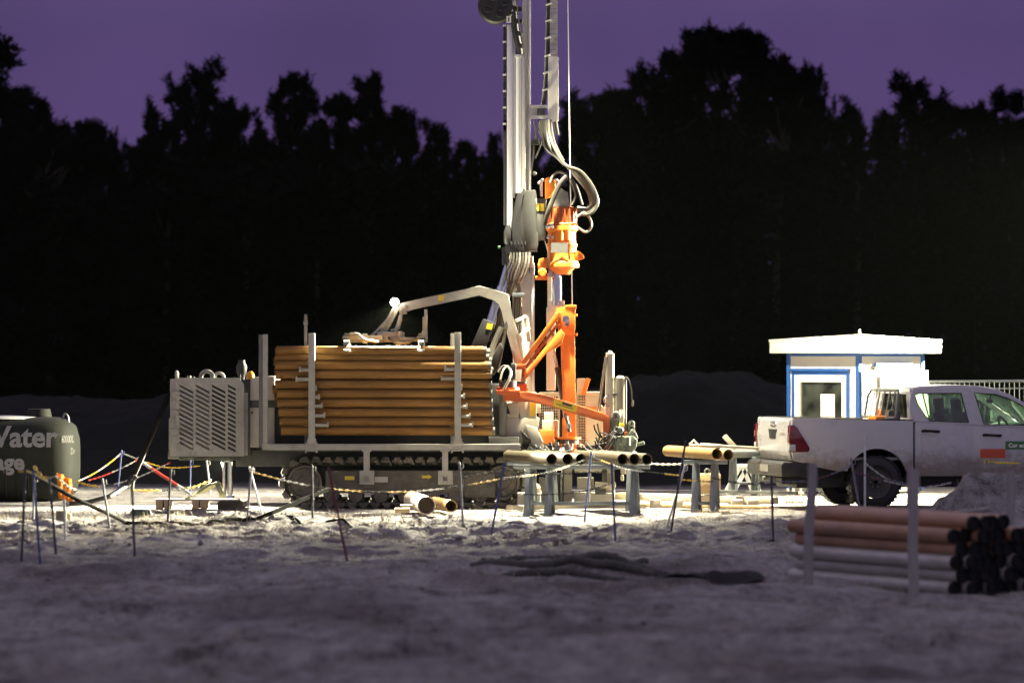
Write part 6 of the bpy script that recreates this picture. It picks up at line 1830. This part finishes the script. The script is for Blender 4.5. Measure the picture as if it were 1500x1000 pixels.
# low pile of black drain pipes, half sunk in the ground
for k in range(5):
    y = 40.9+.62*k+.05*(k % 2)
    x0 = -.52+.10*k; x1 = 1.42+.1*(k % 3)
    def f(m):
        pts = []
        for t in np.linspace(0, 1, 24):
            x = x0+(x1-x0)*t; pts.append((x, y+.10*math.sin(t*2.6+k)-.10*t, H(x, y)-.005+.03*math.sin(math.pi*min(1, t*1.1))))
        m.tube(pts, .05, 9)
        for i in range(0, 23):
            a = Vector(pts[i]); b = Vector(pts[i+1]); m.lathe(a, b-a, [(0, .052), (.01, .057), (.03, .057), (.04, .052)], 9, False)
    simple('drain_pipe', 'black corrugated drain pipe half sunk in the foreground sand, %s from the viewer' % ORD(k), 'drain pipe', 'blackpipe', f, 'black drain pipes on the ground')
def f(m):  # black sheet added so the hollow beyond the pipes reads dark
    n = 30; vs = []; r = np.random.RandomState(2)
    for j in range(n):
        for i in range(n):
            u = i/(n-1); v = j/(n-1)
            x = 1.45+1.0*u; wv = (.95*(1-u)**.8+.06); y = 40.6-.9*u+wv*(v-.3)*1.9
            z = H(x, y)+.02+.05*math.exp(-((v-.55)/.3)**2)*(1-u)**.6+.035*float(fbm(np.array([x*5.]), np.array([y*4.]), 3)[0])
            vs.append(m.bm.verts.new((x, y, z)))
    fs = [m.bm.faces.new((vs[j*n+i], vs[j*n+i+1], vs[(j+1)*n+i+1], vs[(j+1)*n+i])) for j in range(n-1) for i in range(n-1)]
    bmesh.ops.solidify(m.bm, geom=fs, thickness=.006)
simple('plastic_sheet', 'added black sheet for the dark foreground hollow at the end of the drain pipes', 'plastic sheet', 'black', f)
def f(m): m.tube([W(1398, 751, 50), W(1425, 748, 49.6), W(1452, 745, 49.4)], .03, 8, True, 3)
simple('broken_branch', 'short broken branch lying on the soil mound', 'branch', 'greywood', f)

# ---------------------------------------------------------------- lamps
def spot(name, loc, tgt, P, ang, blend=.4, size=.15, col=(1, .935, .665)):
    l = bpy.data.lights.new(name, 'SPOT'); l.energy = P; l.spot_size = math.radians(ang); l.spot_blend = blend; l.shadow_soft_size = size; l.color = col
    o = bpy.data.objects.new(name, l); COL.objects.link(o); o.location = loc; o.rotation_euler = (Vector(tgt)-Vector(loc)).to_track_quat('-Z', 'Y').to_euler(); return o
def tower(label, loc, heads):
    g = H(loc[0], loc[1]); t = thing('light_tower', label, 'light tower', (loc[0], loc[1], g), 0, 'mobile floodlight towers')
    h = loc[2]-g
    m = MB(); m.bx(-.6, .6, -.5, .5, .35, 1.1, .05); m.bx(-.9, .9, -.4, .4, .25, .34, .02); m.build('trailer_box', 'decal', t)
    for s in (-1, 1):
        m = MB(); m.lathe((s*.0-.1, s*.6-.08*s, .3), (0, s, 0), [(-.08, .1), (-.08, .28), (-.05, .3), (.05, .3), (.08, .28), (.08, .1)], 20); m.build('wheel', 'black', t)
    m = MB(); m.cyl((0, 0, 1.1), (0, 0, h*.55), .06); m.cyl((0, 0, h*.5), (0, 0, h), .04); m.bar((-.6, 0, h), (.6, 0, h), .05, .05); m.build('mast_pole', 'steel', t)
    for k, (x, tg) in enumerate(heads):
        d = (Vector(tg)-Vector(loc)).normalized(); q = d.to_track_quat('Y', 'Z').to_matrix()
        m = MB(); m.box(Vector((x, 0, h+.12))-d*.06, (.34, .1, .28), q, .02); ld = m.build('lamp_head', 'dark', t)
        m = MB(); m.box(Vector((x, 0, h+.12))+d*.0, (.28, .008, .22), q); m.build('lamp_lens', 'lampdim', ld)
    return t
# right hand tower behind the site, out of the picture on the right
TR = (13.0, 66.0, 5.2)
tower('floodlight tower standing beyond the right edge of the site', TR, [(-.4, (1, 57.5, 1)), (.4, (4, 60, 1))])
spot('tower_lamp', Vector(TR)+Vector((-.45, -.15, .1)), (1.0, 61.0, 1.3), 150000, 56, .5, .2)
# lamp on the loader arm, thrown out over the sand in front of the rack
LW = Vector((0, YR, 0))+LAMPP
al = spot('arm_lamp_light', LW+Vector((-.01, -.07, -.02)), LW+Vector((-.7, -3.9, -2.75)), 17000, 56, .8, .05); al.scale = (2.2, 1, 1)
spot('arm_lamp_back_light', LW+Vector((.02, -.07, .06)), LW+Vector((1.7, .35, 2.4)), 1100, 66, .85, .05)
# mast lamps looking down on the drill floor, and an added fill lamp under the engine housing
mk = Vector((.75, -.85, 8.6))
flood(mk, (.05, -.1, -1)); spot('mast_lamp_light', Vector((0, YR, 0))+mk+Vector((0, -.02, -.10)), (1.2, 58.3, 0), 30000, 46, .6, .12)
sk = Vector((.72, -.2, 8.5))
flood(sk, (.75, .12, -.6)); spot('mast_side_lamp_light', Vector((0, YR, 0))+sk+Vector((.12, .0, -.08)), (5.7, 62.6, .9), 12000, 52, .6, .12)
fk = Vector((-4.22, .45, .62))  # lamp added under the housing to flood the sand strip with light
def f(m): m.box(fk+Vector((.02, .03, .03)), (.09, .07, .06), None, .012)
part('added_fill_lamp', 'dark', f)
spot('added_fill_light', Vector((0, YR, 0))+fk+Vector((-.04, -.05, -.03)), Vector((0, YR, 0))+fk+Vector((-.7, -2.2, -.5)), 12000, 124, .5, .05)

# thin night haze around the whole site
m_ = bpy.data.materials.new('night haze'); m_.use_nodes = True; nt_ = m_.node_tree; nt_.nodes.clear()
ho_ = nt_.nodes.new('ShaderNodeOutputMaterial'); pv_ = nt_.nodes.new('ShaderNodeVolumePrincipled'); pv_.inputs['Color'].default_value = (.80, .95, .82, 1); pv_.inputs['Density'].default_value = 3.2e-5; pv_.inputs['Anisotropy'].default_value = .2
nt_.links.new(pv_.outputs[0], ho_.inputs['Volume']); M['haze'] = m_
mb = MB(); mb.bx(-60, 60, -12, 175, -2.5, 22); hz_ = mb.build('haze', 'haze', None); hz_['kind'] = 'stuff'
